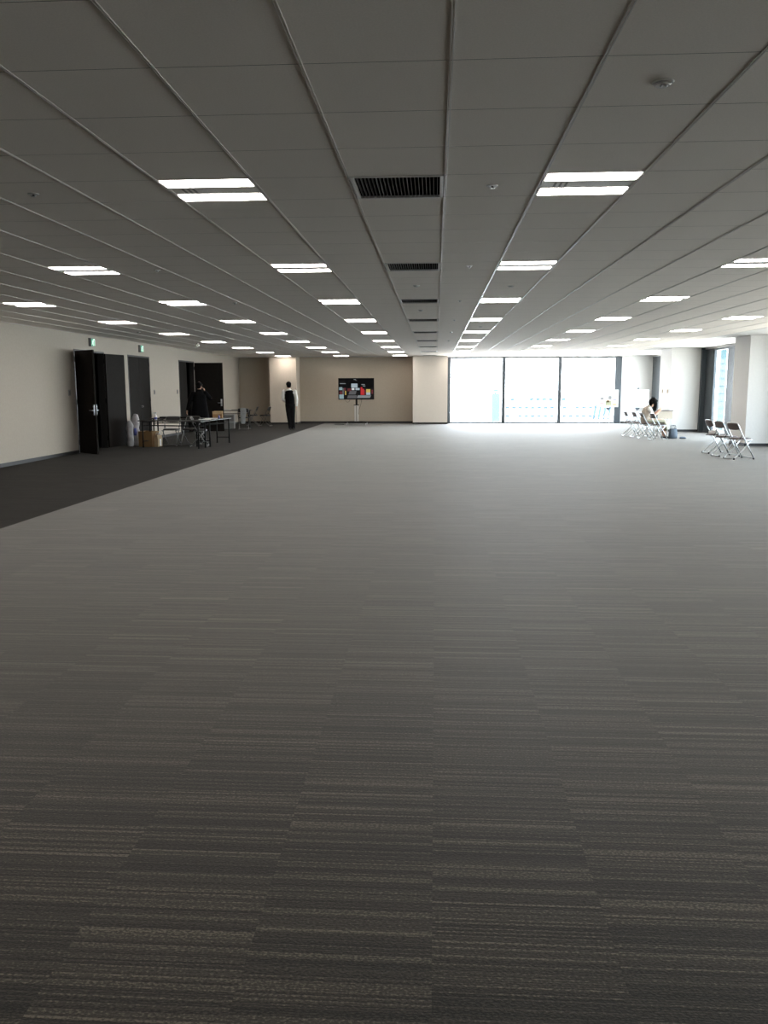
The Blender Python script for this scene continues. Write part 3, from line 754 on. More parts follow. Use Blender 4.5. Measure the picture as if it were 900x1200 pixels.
# ------------------------------------------------------------------ folding tables
def make_table(L_, W_, h=0.70, shelf=True):
    o = empty('folding_table')
    t = MB(); t.box(-L_ / 2, L_ / 2, -W_ / 2, W_ / 2, h - 0.026, h, M['tabletop'], bevel=0.004); t.build('tabletop', o)
    e_ = MB()
    e_.prism([(-L_ / 2 - 0.004, -W_ / 2 - 0.004), (L_ / 2 + 0.004, -W_ / 2 - 0.004), (L_ / 2 + 0.004, W_ / 2 + 0.004), (-L_ / 2 - 0.004, W_ / 2 + 0.004)], 'z', h - 0.022, h - 0.006, M['tableedge'])
    e_.build('edging', o)
    for sx_ in (-1, 1):
        x = sx_ * (L_ / 2 - 0.10)
        for sy_ in (-1, 1):
            y = sy_ * (W_ / 2 - 0.05)
            l_ = MB(); l_.tube([(x, y, h - 0.028), (x, y, 0.018)], 0.018, M['black'], n=10); lo = l_.build('leg', o)
            f_ = MB(); f_.cyl((x, y), 0.024, 0.0, 0.02, M['black'], n=12); f_.build('foot_cap', lo)
        for nm_, pts, r_ in (('crossbar', [(x, -W_ / 2 + 0.05, 0.16), (x, W_ / 2 - 0.05, 0.16)], 0.012), ('leg_bracket', [(x, -W_ / 2 + 0.05, h - 0.05), (x, W_ / 2 - 0.05, h - 0.05)], 0.012), ('leg_brace', [(x, 0, h - 0.06), (x - sx_ * 0.28, 0, h - 0.03)], 0.008)):
            c_ = MB(); c_.tube(pts, r_, M['black']); c_.build(nm_, o)
    if shelf:
        s_ = MB()
        for k in range(3): s_.tube([(-L_ / 2 + 0.10, -W_ / 2 + 0.08 + k * (W_ - 0.16) / 2, h - 0.14), (L_ / 2 - 0.10, -W_ / 2 + 0.08 + k * (W_ - 0.16) / 2, h - 0.14)], 0.006, M['black'], n=6)
        for k in (-1, 1): s_.tube([(k * (L_ / 2 - 0.10), -W_ / 2 + 0.08, h - 0.14), (k * (L_ / 2 - 0.10), W_ / 2 - 0.08, h - 0.14)], 0.006, M['black'], n=6)
        for k in (-0.3, 0.3): s_.tube([(k * L_, 0, h - 0.14), (k * L_, 0, h - 0.026)], 0.006, M['black'], n=6)
        s_.build('under_shelf', o)
    return o
def put(o, x, y, deg, label, group='folding tables by the doors'):
    o.location = (x, y, 0); o.rotation_euler = (0, 0, math.radians(deg)); return tag(o, label, 'table', group)
ta = make_table(1.80, 0.45)
put(ta, -6.72, 21.18, -13, 'black folding table nearest the viewpoint, with spray bottle on top')
tcx = copy_tree(ta); put(tcx, -5.98, 22.28, 86, 'black folding table standing lengthways, with papers and open cardboard box on top')
tb = make_table(1.50, 0.45); put(tb, -7.10, 22.85, 0, 'black folding table between the others and the person in black')
td = copy_tree(tb); put(td, -7.64, 31.15, 4, 'black folding table near the far wall, past the third doorway')

# chairs tucked in around the tables
cd = make_chair(M['vinyl_dark'], M['greyplastic'], tube=M['dim_chrome'])
gt = 'folding chairs around the tables'
place(cd, -7.02, 21.92, -92, 'dark folding chair tucked behind the nearest table, toward the doors', gt, True)
place(cd, -6.55, 22.14, -98, 'dark folding chair tucked behind the nearest table, closer to the lengthways table', gt)
place(cd, -6.20, 21.64, 8, 'dark folding chair at the corner under the lengthways table', gt)
gw = 'folding chairs near the far wall'
place(cd, -7.05, 30.62, 96, 'folding chair with grey cloth over its back, facing the far table', gw)
place(cd, -7.32, 33.45, 185, 'dark folding chair against the far wall, closer to the corner', gw)
place(cd, -6.78, 33.25, 175, 'dark folding chair against the far wall, closer to the cream pillar', gw)
g_ = MB()
for sy_, zb in ((-1, 0.22), (1, 0.50)):
    yb = 30.42 + sy_ * 0.022
    g_.loft([(-7.03, 30.40, 0.785), (-7.03, yb, 0.74), (-7.03, yb + 0.03 * sy_, 0.60), (-7.04, yb + 0.012 * sy_, zb)], [(0.10, 0.012), (0.12, 0.014), (0.11, 0.016), (0.085, 0.012)], M['greybag'], n=14)
tag(g_.build('cloth', remesh=0.012), 'light grey cloth hanging over a folding chair back by the far table', 'cloth')
# storage crates standing under the far table
for n, (x, z, lab) in enumerate([(-7.78, 0.0, 'grey plastic crate on the floor under the far table, lower one'), (-7.78, 0.27, 'grey plastic crate under the far table, stacked upper one')]):
    c = MB(); R3 = Matrix.Rotation(math.radians(4), 3, 'Z')
    c.box(x - 0.24, x + 0.24, 31.02, 31.28, z + 0.0, z + 0.255, M['greyplastic'], bevel=0.015, rot=R3)
    c = c.build('crate'); tag(c, lab, 'crate', 'crates under the far table')
    q = MB(); q.box(x - 0.25, x + 0.25, 31.01, 31.29, z + 0.215, z + 0.262, M['greybag'], bevel=0.008, rot=R3); q.build('rim', c)
p_ = MB(); p_.box(-7.95, -7.65, 31.02, 31.22, 0.7005, 0.715, M['paper'], rot=Matrix.Rotation(0.3, 3, 'Z'))
tag(p_.build('paper_stack'), 'white papers lying on the far table', 'papers')

# things on and under the near tables
def spray_bottle(x, y, z):
    o = empty('spray_bottle', (x, y, z), label='white spray bottle with blue label on the nearest table', cat='bottle')
    b = MB(); b.loft([(0, 0, 0.0), (0, 0, 0.02), (0, 0, 0.10), (0, 0, 0.135), (0, 0, 0.155)], [0.030, 0.036, 0.036, 0.022, 0.014], M['whiteplastic'], n=16, round_ends=False); b.build('bottle', o)
    b = MB(); b.loft([(0, 0, 0.025), (0, 0, 0.075)], [0.0368, 0.0368], M['bluecap'], n=16, round_ends=False); b.build('wrap_label', o)
    b = MB(); b.cyl((0, 0), 0.016, 0.152, 0.175, M['whiteplastic'], n=14); b.box(-0.045, 0.03, -0.01, 0.01, 0.173, 0.20, M['whiteplastic'], bevel=0.004)
    b.tube([(-0.02, 0, 0.176), (-0.035, 0, 0.155), (-0.032, 0, 0.135)], 0.004, M['whiteplastic']); b.build('trigger', o)
spray_bottle(-7.22, 21.30, 0.70)
def carton(name, x, y, z, sx_, sy_, sz_, deg, label, flaps=True):
    o = empty(name, (x, y, z), math.radians(deg), label=label, cat='box')
    t = 0.006; b = MB()
    for a in ((-sx_ / 2, sx_ / 2, -sy_ / 2, -sy_ / 2 + t, 0, sz_), (-sx_ / 2, sx_ / 2, sy_ / 2 - t, sy_ / 2, 0, sz_), (-sx_ / 2, -sx_ / 2 + t, -sy_ / 2 + t, sy_ / 2 - t, 0, sz_), (sx_ / 2 - t, sx_ / 2, -sy_ / 2 + t, sy_ / 2 - t, 0, sz_), (-sx_ / 2, sx_ / 2, -sy_ / 2, sy_ / 2, 0, t)):
        b.box(*a, M['card'])
    b.build('carton_body', o)
    if flaps:
        for s in (-1, 1):
            f = MB(); f.box(-sx_ / 2 + 0.005, sx_ / 2 - 0.005, -sy_ / 4 + 0.01, sy_ / 4 - 0.01, -t / 2, t / 2, M['card_in'])
            f = f.build('flap', o); f.rotation_euler = (s * 0.95, 0, 0); f.location = (0, s * (sy_ / 2 + 0.07 * 0.8), sz_ + sy_ / 4 * 0.35)
    return o
carton('cardboard_box', -5.96, 22.72, 0.70, 0.26, 0.22, 0.13, 8, 'open tan cardboard box on the lengthways table')
carton('cardboard_box', -7.53, 21.60, 0.0, 0.40, 0.34, 0.40, -13, 'large brown cardboard box on the floor under the nearest table', False)
pb = empty('paper_bag', (-7.26, 21.55, 0), math.radians(-13), label='tan paper bag on the floor beside the large cardboard box', cat='bag')
b = MB()
b.prism([(-0.05, 0), (0.05, 0), (0.055, 0.20), (0.035, 0.30), (-0.035, 0.30), (-0.055, 0.20)], 'y', -0.11, 0.11, M['kraft']); b.build('bag_body', pb)
for s in (-1, 1):
    b = MB(); b.tube([(s * 0.034, -0.05, 0.29), (s * 0.034, -0.04, 0.36), (s * 0.034, 0.04, 0.36), (s * 0.034, 0.05, 0.29)], 0.004, M['paper'], bend=0.03); b.build('handle', pb)
b = MB(); b.box(0.0555, 0.058, -0.03, 0.05, 0.02, 0.20, M['paper']); b.build('paper_sheet', pb)
# papers on the lengthways table
for k, (x, y, a, lab) in enumerate([(-6.02, 21.62, 10, 'white paper sheets on the near end of the lengthways table'), (-5.98, 22.05, -5, 'white paper sheets in the middle of the lengthways table'), (-6.00, 22.40, 14, 'white paper sheets beside the open cardboard box')]):
    p_ = MB()
    for q in range(3): p_.box(x - 0.15, x + 0.15, y - 0.105, y + 0.105, 0.7005 + q * 0.004, 0.704 + q * 0.004, M['paper'], rot=Matrix.Rotation(math.radians(a + q * 9), 3, 'Z'))
    tag(p_.build('paper_stack'), lab, 'papers', 'papers on the lengthways table')
c = MB(); c.loft([(-5.82, 22.30, 0.70), (-5.82, 22.30, 0.76), (-5.82, 22.30, 0.80)], [0.028, 0.028, 0.012], M['bluecap'], n=14, round_ends=False)
tag(c.build('bottle'), 'small blue bottle at the edge of the lengthways table', 'bottle')
c = MB(); c.box(-7.62, -6.75, 22.78, 23.0, 0.7005, 0.735, M['plastic'], bevel=0.012)
tag(c.build('equipment_case'), 'flat black case lying on the table before the person in black', 'case')
# wrapped bundles leaning by the closed door
def bundle(x, y, h, r, label):
    b = MB()
    P = [(x + random.uniform(-.012, .012), y + random.uniform(-.012, .012), z) for z in [0.03 + (h - 0.06) * k / 7 for k in range(8)]]
    R = [(r * f, r * 0.8 * f) for f in (0.95, 1.05, 0.98, 1.0, 0.92, 1.04, 1.1, 0.75)]
    b.loft(P, R, M['wrap'], n=16); o = b.build('wrapped_bundle'); tag(o, label, 'bundle', 'wrapped bundles by the door')
    q = MB(); q.loft([(x, y, h * 0.34), (x, y, h * 0.55)], [(r * 1.05, r * 0.86), (r * 1.04, r * 0.85)], M['wrap_blue'], n=16, round_ends=False)
    return o
bundle(-8.02, 21.60, 0.66, 0.085, 'cloudy plastic wrapped bundle standing by the open door leaf')
o = bundle(-7.95, 21.84, 0.82, 0.095, 'tall plastic wrapped bundle with blue print beside the cardboard box')
q = MB(); q.loft([(-7.945, 21.81, 0.28), (-7.945, 21.81, 0.36), (-7.945, 21.81, 0.47)], [(0.05, 0.088), (0.055, 0.09), (0.04, 0.088)], M['wrap_blue'], n=16, round_ends=False); q.build('blue_print', o)

# ------------------------------------------------------------------ people
def hand(mb, wrist, d, palm_n, curl, m, sgn=1):
    """palm and five bent fingers; d: direction of the hand, palm_n: where the palm faces"""
    wrist, d, pn = V(wrist), V(d).normalized(), V(palm_n).normalized()
    pn = (pn - d * pn.dot(d)).normalized(); sd = d.cross(pn) * sgn            # towards the thumb
    mb.loft([wrist - d * 0.01, wrist + d * 0.03, wrist + d * 0.07, wrist + d * 0.09], [(0.024, 0.017), (0.034, 0.016), (0.040, 0.015), (0.038, 0.013)], m, side=sd, n=10)
    for k, (o_, ln) in enumerate([(0.029, 0.072), (0.010, 0.082), (-0.010, 0.076), (-0.028, 0.060)]):
        p0 = wrist + d * 0.085 + sd * o_; dirv = d.copy(); pts = [p0 - d * 0.02, p0]
        for j, fr in enumerate((0.45, 0.32, 0.23)):
            a = curl * (0.5, 0.8, 0.6)[j]
            dirv = (dirv * math.cos(a) + pn * math.sin(a)); dirv.normalize()
            pn2 = pn
            pts.append(pts[-1] + dirv * ln * fr)
        mb.loft(pts, [0.0085, 0.010, 0.0095, 0.009, 0.008], m, side=sd, n=8)
    t0 = wrist + d * 0.03 + sd * 0.028
    mb.loft([t0 - sd * 0.01, t0 + d * 0.02 + sd * 0.014 + pn * 0.008, t0 + d * 0.05 + sd * 0.016 + pn * 0.02], [0.014, 0.012, 0.010], m, side=pn, n=8)
def head(mb, c, fwd, up, m, k=1.0):
    """skull, jaw, nose and ears in one mass; c is the centre of the skull"""
    c, f, u = V(c), V(fwd).normalized(), V(up).normalized(); f = (f - u * f.dot(u)).normalized(); s = f.cross(u)
    P = lambda a, b, e: c + (s * a + f * b + u * e) * k
    mb.loft([P(0, 0.035, -0.118), P(0, 0.025, -0.085), P(0, 0.012, -0.045), P(0, 0.0, 0.0), P(0, -0.006, 0.045), P(0, -0.008, 0.085), P(0, -0.008, 0.105)],
            [(0.030 * k, 0.028 * k), (0.050 * k, 0.058 * k), (0.064 * k, 0.078 * k), (0.072 * k, 0.092 * k), (0.070 * k, 0.090 * k), (0.050 * k, 0.064 * k), (0.028 * k, 0.036 * k)], m, side=s, n=18)
    mb.loft([P(0, 0.088, 0.005), P(0, 0.100, -0.025), P(0, 0.092, -0.040)], [0.009 * k, 0.014 * k, 0.015 * k], m, side=s, n=8)
    for q in (-1, 1):
        mb.loft([P(q * 0.072, -0.008, 0.015), P(q * 0.078, -0.012, -0.010), P(q * 0.071, -0.004, -0.034)], [(0.009 * k, 0.018 * k), (0.010 * k, 0.018 * k), (0.008 * k, 0.011 * k)], m, side=s, n=8)
def face_parts(parent, c, fwd, up, k=1.0):
    c, f, u = V(c), V(fwd).normalized(), V(up).normalized(); f = (f - u * f.dot(u)).normalized(); s = f.cross(u)
    for q in (-1, 1):
        b = MB(); b.ball(c + (s * q * 0.030 + f * 0.079 - u * 0.002) * k, 0.011 * k, M['eye'], 10); b.build('eye', parent)
    b = MB(); b.loft([c + (s * -0.02 + f * 0.078 - u * 0.066) * k, c + (f * 0.086 - u * 0.066) * k, c + (s * 0.02 + f * 0.078 - u * 0.066) * k], [0.005, 0.008, 0.005], M['lip'], side=u, n=8); b.build('mouth', parent)
X_ = V((1, 0, 0))
# --- person standing in front of the pillar, seen from behind
PX, PY = -5.28, 30.35
pm_ = empty('person', (PX, PY, 0), math.radians(8), label='person in black vest and white shirt standing before the cream pillar', cat='person')
bd = MB(); sk = M['skin']
hc = (-0.045, 0.02, 1.615); hf = (-0.45, 0.9, -0.05)
head(bd, hc, hf, (0, 0, 1), sk)
bd.loft([(-0.03, -0.005, 1.36), (-0.035, 0.0, 1.45), (-0.043, 0.012, 1.55)], [0.062, 0.056, 0.055], sk)
bd.loft([(0, 0, 0.86), (0, 0, 1.0), (-0.01, -0.01, 1.15), (-0.02, -0.01, 1.32), (-0.03, -0.005, 1.42)], [(0.155, 0.105), (0.14, 0.095), (0.155, 0.10), (0.175, 0.105), (0.09, 0.07)], sk, n=18)
jr = dict(sh=(0.185, -0.005, 1.385), el=(0.245, -0.03, 1.10), wr=(0.235, 0.02, 0.86))
jl = dict(sh=(-0.215, -0.005, 1.385), el=(-0.265, -0.02, 1.10), wr=(-0.16, 0.20, 1.02))
for j in (jr, jl): bd.loft([j['sh'], (V(j['sh']) + V(j['el'])) / 2, j['el'], (V(j['el']) + V(j['wr'])) / 2, j['wr']], [0.052, 0.046, 0.038, 0.036, 0.027], sk)
hand(bd, jr['wr'], V((-0.02, 0.05, -1)), (-1, 0, 0), 0.45, sk, 1)
hand(bd, jl['wr'], V((0.6, 0.7, -0.1)), (0, -0.4, -1), 0.5, sk, -1)
legs = [[(0.085, 0, 0.88), (0.095, 0.01, 0.49), (0.105, -0.01, 0.085)], [(-0.085, 0, 0.88), (-0.055, 0.0, 0.49), (0.0, -0.02, 0.085)]]
for L_ in legs: bd.loft([L_[0], (V(L_[0]) + V(L_[1])) / 2, L_[1], V(L_[1]) * 0.65 + V(L_[2]) * 0.35, L_[2]], [0.083, 0.072, 0.054, 0.054, 0.036], sk)
bd.build('body', pm_, remesh=0.0065, smooth_it=2)
face_parts(pm_, hc, hf, (0, 0, 1))
h = MB(); F = V(hf).normalized(); cc = V(hc)
h.ball(cc - F * 0.018 + V((0, 0, 0.035)), (0.097, 0.100, 0.092), M['hair'], 20); h.ball(cc - F * 0.042 + V((0, 0, -0.02)), (0.084, 0.074, 0.088), M['hair'], 16)
h.ball(cc + F * 0.035 + V((0, 0, 0.075)), (0.062, 0.055, 0.045), M['hair'], 14); h.build('hair', pm_, remesh=0.008, smooth_it=2)
s_ = MB(); sh_ = M['shirt']
s_.loft([(0, 0, 0.93), (-0.005, -0.005, 1.10), (-0.02, -0.01, 1.32), (-0.03, -0.006, 1.42)], [(0.155, 0.112), (0.158, 0.112), (0.186, 0.118), (0.10, 0.082)], sh_, n=18)
s_.loft([(-0.033, -0.003, 1.43), (-0.036, 0.0, 1.478)], [0.070, 0.066], sh_, round_ends=False)
for j in (jr, jl): s_.loft([j['sh'], (V(j['sh']) + V(j['el'])) / 2, j['el'], (V(j['el']) + V(j['wr'])) / 2, V(j['wr']) * 0.93 + V(j['el']) * 0.07], [0.070, 0.062, 0.056, 0.053, 0.042], sh_)
s_.build('shirt', pm_, remesh=0.009, smooth_it=3)
v_ = MB(); v_.loft([(0.0, 0, 0.96), (-0.005, -0.006, 1.12), (-0.02, -0.011, 1.30), (-0.024, -0.01, 1.38), (-0.03, -0.01, 1.425)], [(0.172, 0.126), (0.172, 0.126), (0.178, 0.130), (0.150, 0.118), (0.098, 0.086)], M['blackcloth'], n=20, round_ends=False)
v_.build('vest', pm_, remesh=0.009, smooth_it=2)
t_ = MB(); t_.loft([(0, 0, 0.86), (0, 0, 0.98)], [(0.168, 0.122), (0.164, 0.118)], M['trouser'], n=18)
for L_ in legs: t_.loft([V(L_[0]) + V((0, 0, 0.04)), (V(L_[0]) + V(L_[1])) / 2, L_[1], V(L_[1]) * 0.5 + V(L_[2]) * 0.5, V(L_[2]) - V((0, 0, 0.02))], [0.098, 0.090, 0.076, 0.070, 0.066], M['trouser'])
t_.build('trousers', pm_, remesh=0.010, smooth_it=3)
for L_ in legs:
    a = V(L_[2]); q = MB(); q.loft([(a.x, a.y - 0.05, 0.040), (a.x, a.y + 0.03, 0.042), (a.x, a.y + 0.12, 0.034), (a.x, a.y + 0.18, 0.028)], [(0.036, 0.038), (0.042, 0.040), (0.045, 0.032), (0.034, 0.026)], M['shoe'], n=14); q.build('shoe', pm_)

# --- person in a long black coat on the phone
QX, QY = -7.24, 25.5
pq = empty('person', (QX, QY, 0), math.radians(12), label='person in long black coat on the phone before the third doorway', cat='person')
bd = MB()
hc = (0.0, 0.03, 1.585); hf = (0.35, 0.9, -0.15)
head(bd, hc, hf, (0, 0, 1), sk, 0.97)
bd.loft([(0, 0.0, 1.34), (0, 0.0, 1.43), (0, 0.02, 1.52)], [0.062, 0.055, 0.054], sk)
bd.loft([(0, 0, 0.86), (0, 0, 1.0), (0, 0, 1.15), (0, 0, 1.32), (0, 0, 1.40)], [(0.155, 0.105), (0.14, 0.095), (0.155, 0.10), (0.175, 0.105), (0.09, 0.07)], sk, n=18)
jr = dict(sh=(0.185, 0.0, 1.36), el=(0.335, 0.05, 1.18), wr=(0.165, 0.09, 1.42))
jl = dict(sh=(-0.185, 0.0, 1.36), el=(-0.30, -0.02, 1.10), wr=(-0.385, 0.03, 0.86))
for j in (jr, jl): bd.loft([j['sh'], (V(j['sh']) + V(j['el'])) / 2, j['el'], (V(j['el']) + V(j['wr'])) / 2, j['wr']], [0.052, 0.046, 0.038, 0.036, 0.027], sk)
hand(bd, jr['wr'], V((-0.45, -0.15, 1)), (-1, 0.1, -0.3), 0.75, sk, -1)
hand(bd, jl['wr'], V((-0.2, 0.1, -1)), (1, 0, 0), 0.45, sk, 1)
legs = [[(0.085, 0, 0.88), (0.09, 0.01, 0.49), (0.095, 0, 0.085)], [(-0.085, 0, 0.88), (-0.09, 0.0, 0.49), (-0.095, 0, 0.085)]]
for L_ in legs: bd.loft([L_[0], (V(L_[0]) + V(L_[1])) / 2, L_[1], V(L_[1]) * 0.65 + V(L_[2]) * 0.35, L_[2]], [0.083, 0.072, 0.054, 0.054, 0.036], sk)
bd.build('body', pq, remesh=0.0065, smooth_it=2)
face_parts(pq, hc, hf, (0, 0, 1), 0.97)
h = MB(); F = V(hf).normalized(); cc = V(hc)
h.ball(cc - F * 0.018 + V((0, 0, 0.032)), (0.088, 0.094, 0.088), M['hair'], 20); h.ball(cc - F * 0.045 + V((0, 0, -0.02)), (0.076, 0.068, 0.08), M['hair'], 16)
h.ball(cc + F * 0.035 + V((0, 0, 0.073)), (0.062, 0.055, 0.045), M['hair'], 14); h.build('hair', pq, remesh=0.008, smooth_it=2)
c_ = MB()
c_.loft([(0, 0, 0.52), (0, 0, 0.75), (0, 0, 1.0), (0, 0, 1.15), (0, 0, 1.30), (0, 0, 1.40)], [(0.285, 0.18), (0.26, 0.165), (0.225, 0.14), (0.205, 0.135), (0.21, 0.135), (0.11, 0.095)], M['blackcloth'], n=20)
c_.loft([(0, 0.0, 1.40), (0, 0.004, 1.465)], [0.085, 0.078], M['blackcloth'], round_ends=False)
for j in (jr, jl): c_.loft([j['sh'], (V(j['sh']) + V(j['el'])) / 2, j['el'], (V(j['el']) + V(j['wr'])) / 2, V(j['wr']) * 0.95 + V(j['el']) * 0.05], [0.075, 0.068, 0.062, 0.056, 0.046], M['blackcloth'])
c_.build('coat', pq, remesh=0.010, smooth_it=3)
t_ = MB()
t_.loft([(0, 0, 0.86), (0, 0, 0.96)], [(0.165, 0.118), (0.16, 0.115)], M['trouser'])
for L_ in legs: t_.loft([L_[0], (V(L_[0]) + V(L_[1])) / 2, L_[1], V(L_[1]) * 0.5 + V(L_[2]) * 0.5, V(L_[2]) - V((0, 0, 0.02))], [0.096, 0.086, 0.072, 0.066, 0.062], M['trouser'])
t_.build('trousers', pq, remesh=0.010, smooth_it=3)
for L_ in legs:
    a = V(L_[2]); q = MB(); q.loft([(a.x, a.y - 0.05, 0.040), (a.x, a.y + 0.03, 0.042), (a.x, a.y + 0.12, 0.034), (a.x, a.y + 0.18, 0.028)], [(0.036, 0.038), (0.042, 0.040), (0.045, 0.032), (0.034, 0.026)], M['shoe'], n=14); q.build('shoe', pq)
ph = MB(); ph.box(0.10, 0.112, 0.02, 0.09, 1.50, 1.64, M['plastic'], bevel=0.004, rot=Euler((0.2, -0.2, 0.3)).to_matrix()); ph = ph.build('phone')
ph.matrix_world = Matrix.Translation((QX, QY, 0)) @ Matrix.Rotation(math.radians(12), 4, 'Z')
tag(ph, 'dark phone held to the ear of the person in black coat', 'phone')

# --- seated person by the window, facing the pillar side
WX, WY = 6.25, 25.35
pw = empty('person', (WX, WY, 0), 0.0, label='person with long black hair seated on a folding chair by the window', cat='person')
bd = MB()
hc = (0.205, 0.0, 1.075); hf = (0.88, 0, -0.48); hu = (0.48, 0, 0.88)
head(bd, hc, hf, hu, sk, 0.98)
bd.loft([(0.09, 0, 0.90), (0.125, 0, 0.955), (0.17, 0, 1.01)], [0.058, 0.050, 0.050], sk, side=V((0, 1, 0)))
bd.loft([(0.0, 0, 0.50), (-0.03, 0, 0.62), (-0.01, 0, 0.74), (0.04, 0, 0.85), (0.085, 0, 0.92)], [(0.155, 0.115), (0.135, 0.095), (0.145, 0.10), (0.165, 0.095), (0.085, 0.07)], sk, side=V((0, 1, 0)), n=18)
arms = []
for s in (-1, 1):
    j = dict(sh=(0.055, s * 0.165, 0.865), el=(0.175, s * 0.20, 0.64), wr=(0.355, s * 0.075, 0.79)); arms.append(j)
    bd.loft([j['sh'], (V(j['sh']) + V(j['el'])) / 2, j['el'], (V(j['el']) + V(j['wr'])) / 2, j['wr']], [0.044, 0.039, 0.034, 0.031, 0.023], sk, side=V((0, 1, 0)))
    hand(bd, j['wr'], V((0.45, -s * 0.25, 0.85)), (0.3, -s, 0), 0.75, sk, s)
lg = []
for s in (-1, 1):
    L_ = [(0.02, s * 0.085, 0.51), (0.50, s * 0.09, 0.50), (0.56, s * 0.085, 0.075)]; lg.append(L_)
    bd.loft([L_[0], (V(L_[0]) + V(L_[1])) / 2, L_[1]], [0.085, 0.072, 0.055], sk, side=V((0, 1, 0)))
    bd.loft([L_[1], V(L_[1]) * 0.65 + V(L_[2]) * 0.35, L_[2]], [0.055, 0.052, 0.034], sk, side=V((0, 1, 0)))
    bd.loft([V(L_[2]) + V((-0.02, 0, -0.03)), V(L_[2]) + V((0.10, 0, -0.045))], [0.03, 0.025], sk, side=V((0, 1, 0)))
bd.build('body', pw, remesh=0.006, smooth_it=2)
face_parts(pw, hc, hf, hu, 0.98)
h = MB(); F = V(hf).normalized(); U = V(hu).normalized(); cc = V(hc)
h.ball(cc - F * 0.02 + U * 0.03, 0.094, M['hair'], 20); h.ball(cc - F * 0.05 - U * 0.03, (0.085, 0.085, 0.09), M['hair'], 16)
h.ball(cc + F * 0.05 + U * 0.06, (0.05, 0.07, 0.04), M['hair'], 14)
for s in (-1, 1):
    h.loft([cc + V((0.01, s * 0.075, 0.03)), cc + V((0.035, s * 0.088, -0.06)), cc + V((0.045, s * 0.09, -0.15)), cc + V((0.04, s * 0.085, -0.26))], [(0.030, 0.055), (0.030, 0.055), (0.025, 0.045), (0.012, 0.025)], M['hair'], side=V((0, 1, 0)), n=12)
h.loft([cc - F * 0.06, cc + V((-0.09, 0, -0.12)), cc + V((-0.10, 0, -0.20))], [(0.075, 0.05), (0.07, 0.04), (0.05, 0.025)], M['hair'], side=V((0, 1, 0)), n=12)
h.build('hair', pw, remesh=0.008, smooth_it=2)
s_ = MB()
for j in arms: s_.loft([j['sh'], V(j['sh']) * 0.5 + V(j['el']) * 0.5, V(j['sh']) * 0.25 + V(j['el']) * 0.75], [0.066, 0.062, 0.058], M['shirt'], side=V((0, 1, 0)))
s_.loft([(0.05, 0, 0.84), (0.085, 0, 0.92)], [(0.17, 0.10), (0.085, 0.075)], M['shirt'], side=V((0, 1, 0)))
s_.build('shirt', pw, remesh=0.009, smooth_it=2)
v_ = MB(); v_.loft([(0.0, 0, 0.50), (-0.035, 0, 0.62), (-0.018, 0, 0.74), (0.028, 0, 0.84), (0.06, 0, 0.895)], [(0.175, 0.135), (0.158, 0.122), (0.165, 0.122), (0.165, 0.118), (0.11, 0.09)], M['beigecloth'], side=V((0, 1, 0)), n=20)
v_.build('knitted_vest', pw, remesh=0.009, smooth_it=2)
k_ = MB()
k_.loft([(-0.02, 0, 0.52), (0.12, 0, 0.51), (0.30, 0, 0.50), (0.47, 0, 0.49)], [(0.180, 0.085), (0.185, 0.085), (0.185, 0.082), (0.185, 0.078)], M['khaki'], side=V((0, 1, 0)), n=18)
k_.loft([(0.50, 0, 0.50), (0.56, 0, 0.40), (0.575, 0, 0.28)], [(0.185, 0.07), (0.19, 0.07), (0.20, 0.075)], M['khaki'], side=V((0, 1, 0)), n=18)
k_.build('skirt', pw, remesh=0.010, smooth_it=3)
for L_ in lg:
    a = V(L_[2]); q = MB(); q.loft([(a.x - 0.05, a.y, 0.035), (a.x + 0.03, a.y, 0.038), (a.x + 0.11, a.y, 0.030), (a.x + 0.16, a.y, 0.024)], [(0.034, 0.034), (0.038, 0.036), (0.04, 0.028), (0.03, 0.022)], M['shoe'], side=V((0, 1, 0)), n=14); q.build('shoe', pw)
p_ = MB(); p_.box(WX + 0.40, WX + 0.404, WY - 0.085, WY + 0.085, 0.83, 1.06, M['paper'], rot=Euler((0, 0.5, 0)).to_matrix())
tag(p_.build('paper_sheet'), 'white paper sheet held up by the seated person', 'paper')
# row of folding chairs she sits in
cw = copy_tree(cb); tips = []
gr_ = 'folding chairs in the row by the far window'
for ch in cw.children:
    if ch.name.startswith('foot_tip'):
        ch.data = ch.data.copy(); ch.data.materials[0] = M['rubber']
place(cw, 6.28, WY, 0, 'white-tipped folding chair carrying the seated person', gr_, True)
place(cw, 6.42, 24.62, 4, 'white-tipped folding chair in the row, just nearer than the seated person', gr_)
place(cw, 6.22, 26.02, 2, 'white-tipped folding chair in the row, just beyond the seated person', gr_)
place(cw, 6.12, 26.70, 0, 'white-tipped folding chair in the row, farthest toward the far window', gr_)
# bag on the floor before her
bg = empty('tote_bag', (6.98, 25.05, 0), math.radians(15), label='slate blue tote bag on the floor by the seated person', cat='bag')
b = MB(); b.loft([(0, 0, 0.012), (0, 0, 0.03), (0, 0, 0.15), (0, 0, 0.27), (0, 0, 0.30)], [(0.125, 0.07), (0.14, 0.08), (0.14, 0.075), (0.115, 0.05), (0.11, 0.035)], M['bag'], n=20, round_ends=False); b.build('bag_body', bg)
for s in (-1, 1):
    b = MB(); b.tube([(-0.06, s * 0.035, 0.29), (-0.05, s * 0.045, 0.40), (0.05, s * 0.045, 0.40), (0.06, s * 0.035, 0.29)], 0.008, M['bag'], bend=0.05); b.build('strap', bg)
b = MB(); b.loft([(7.18, 24.98, 0.03), (7.26, 25.0, 0.035), (7.33, 25.02, 0.028)], [(0.03, 0.028), (0.04, 0.033), (0.03, 0.025)], M['bag'], side=V((0, 1, 0)))
tag(b.build('pouch'), 'small dark pouch on the floor beside the tote bag', 'pouch')
dk = empty('side_table', (7.02, 26.3, 0), label='small grey side table behind the seated person', cat='table')
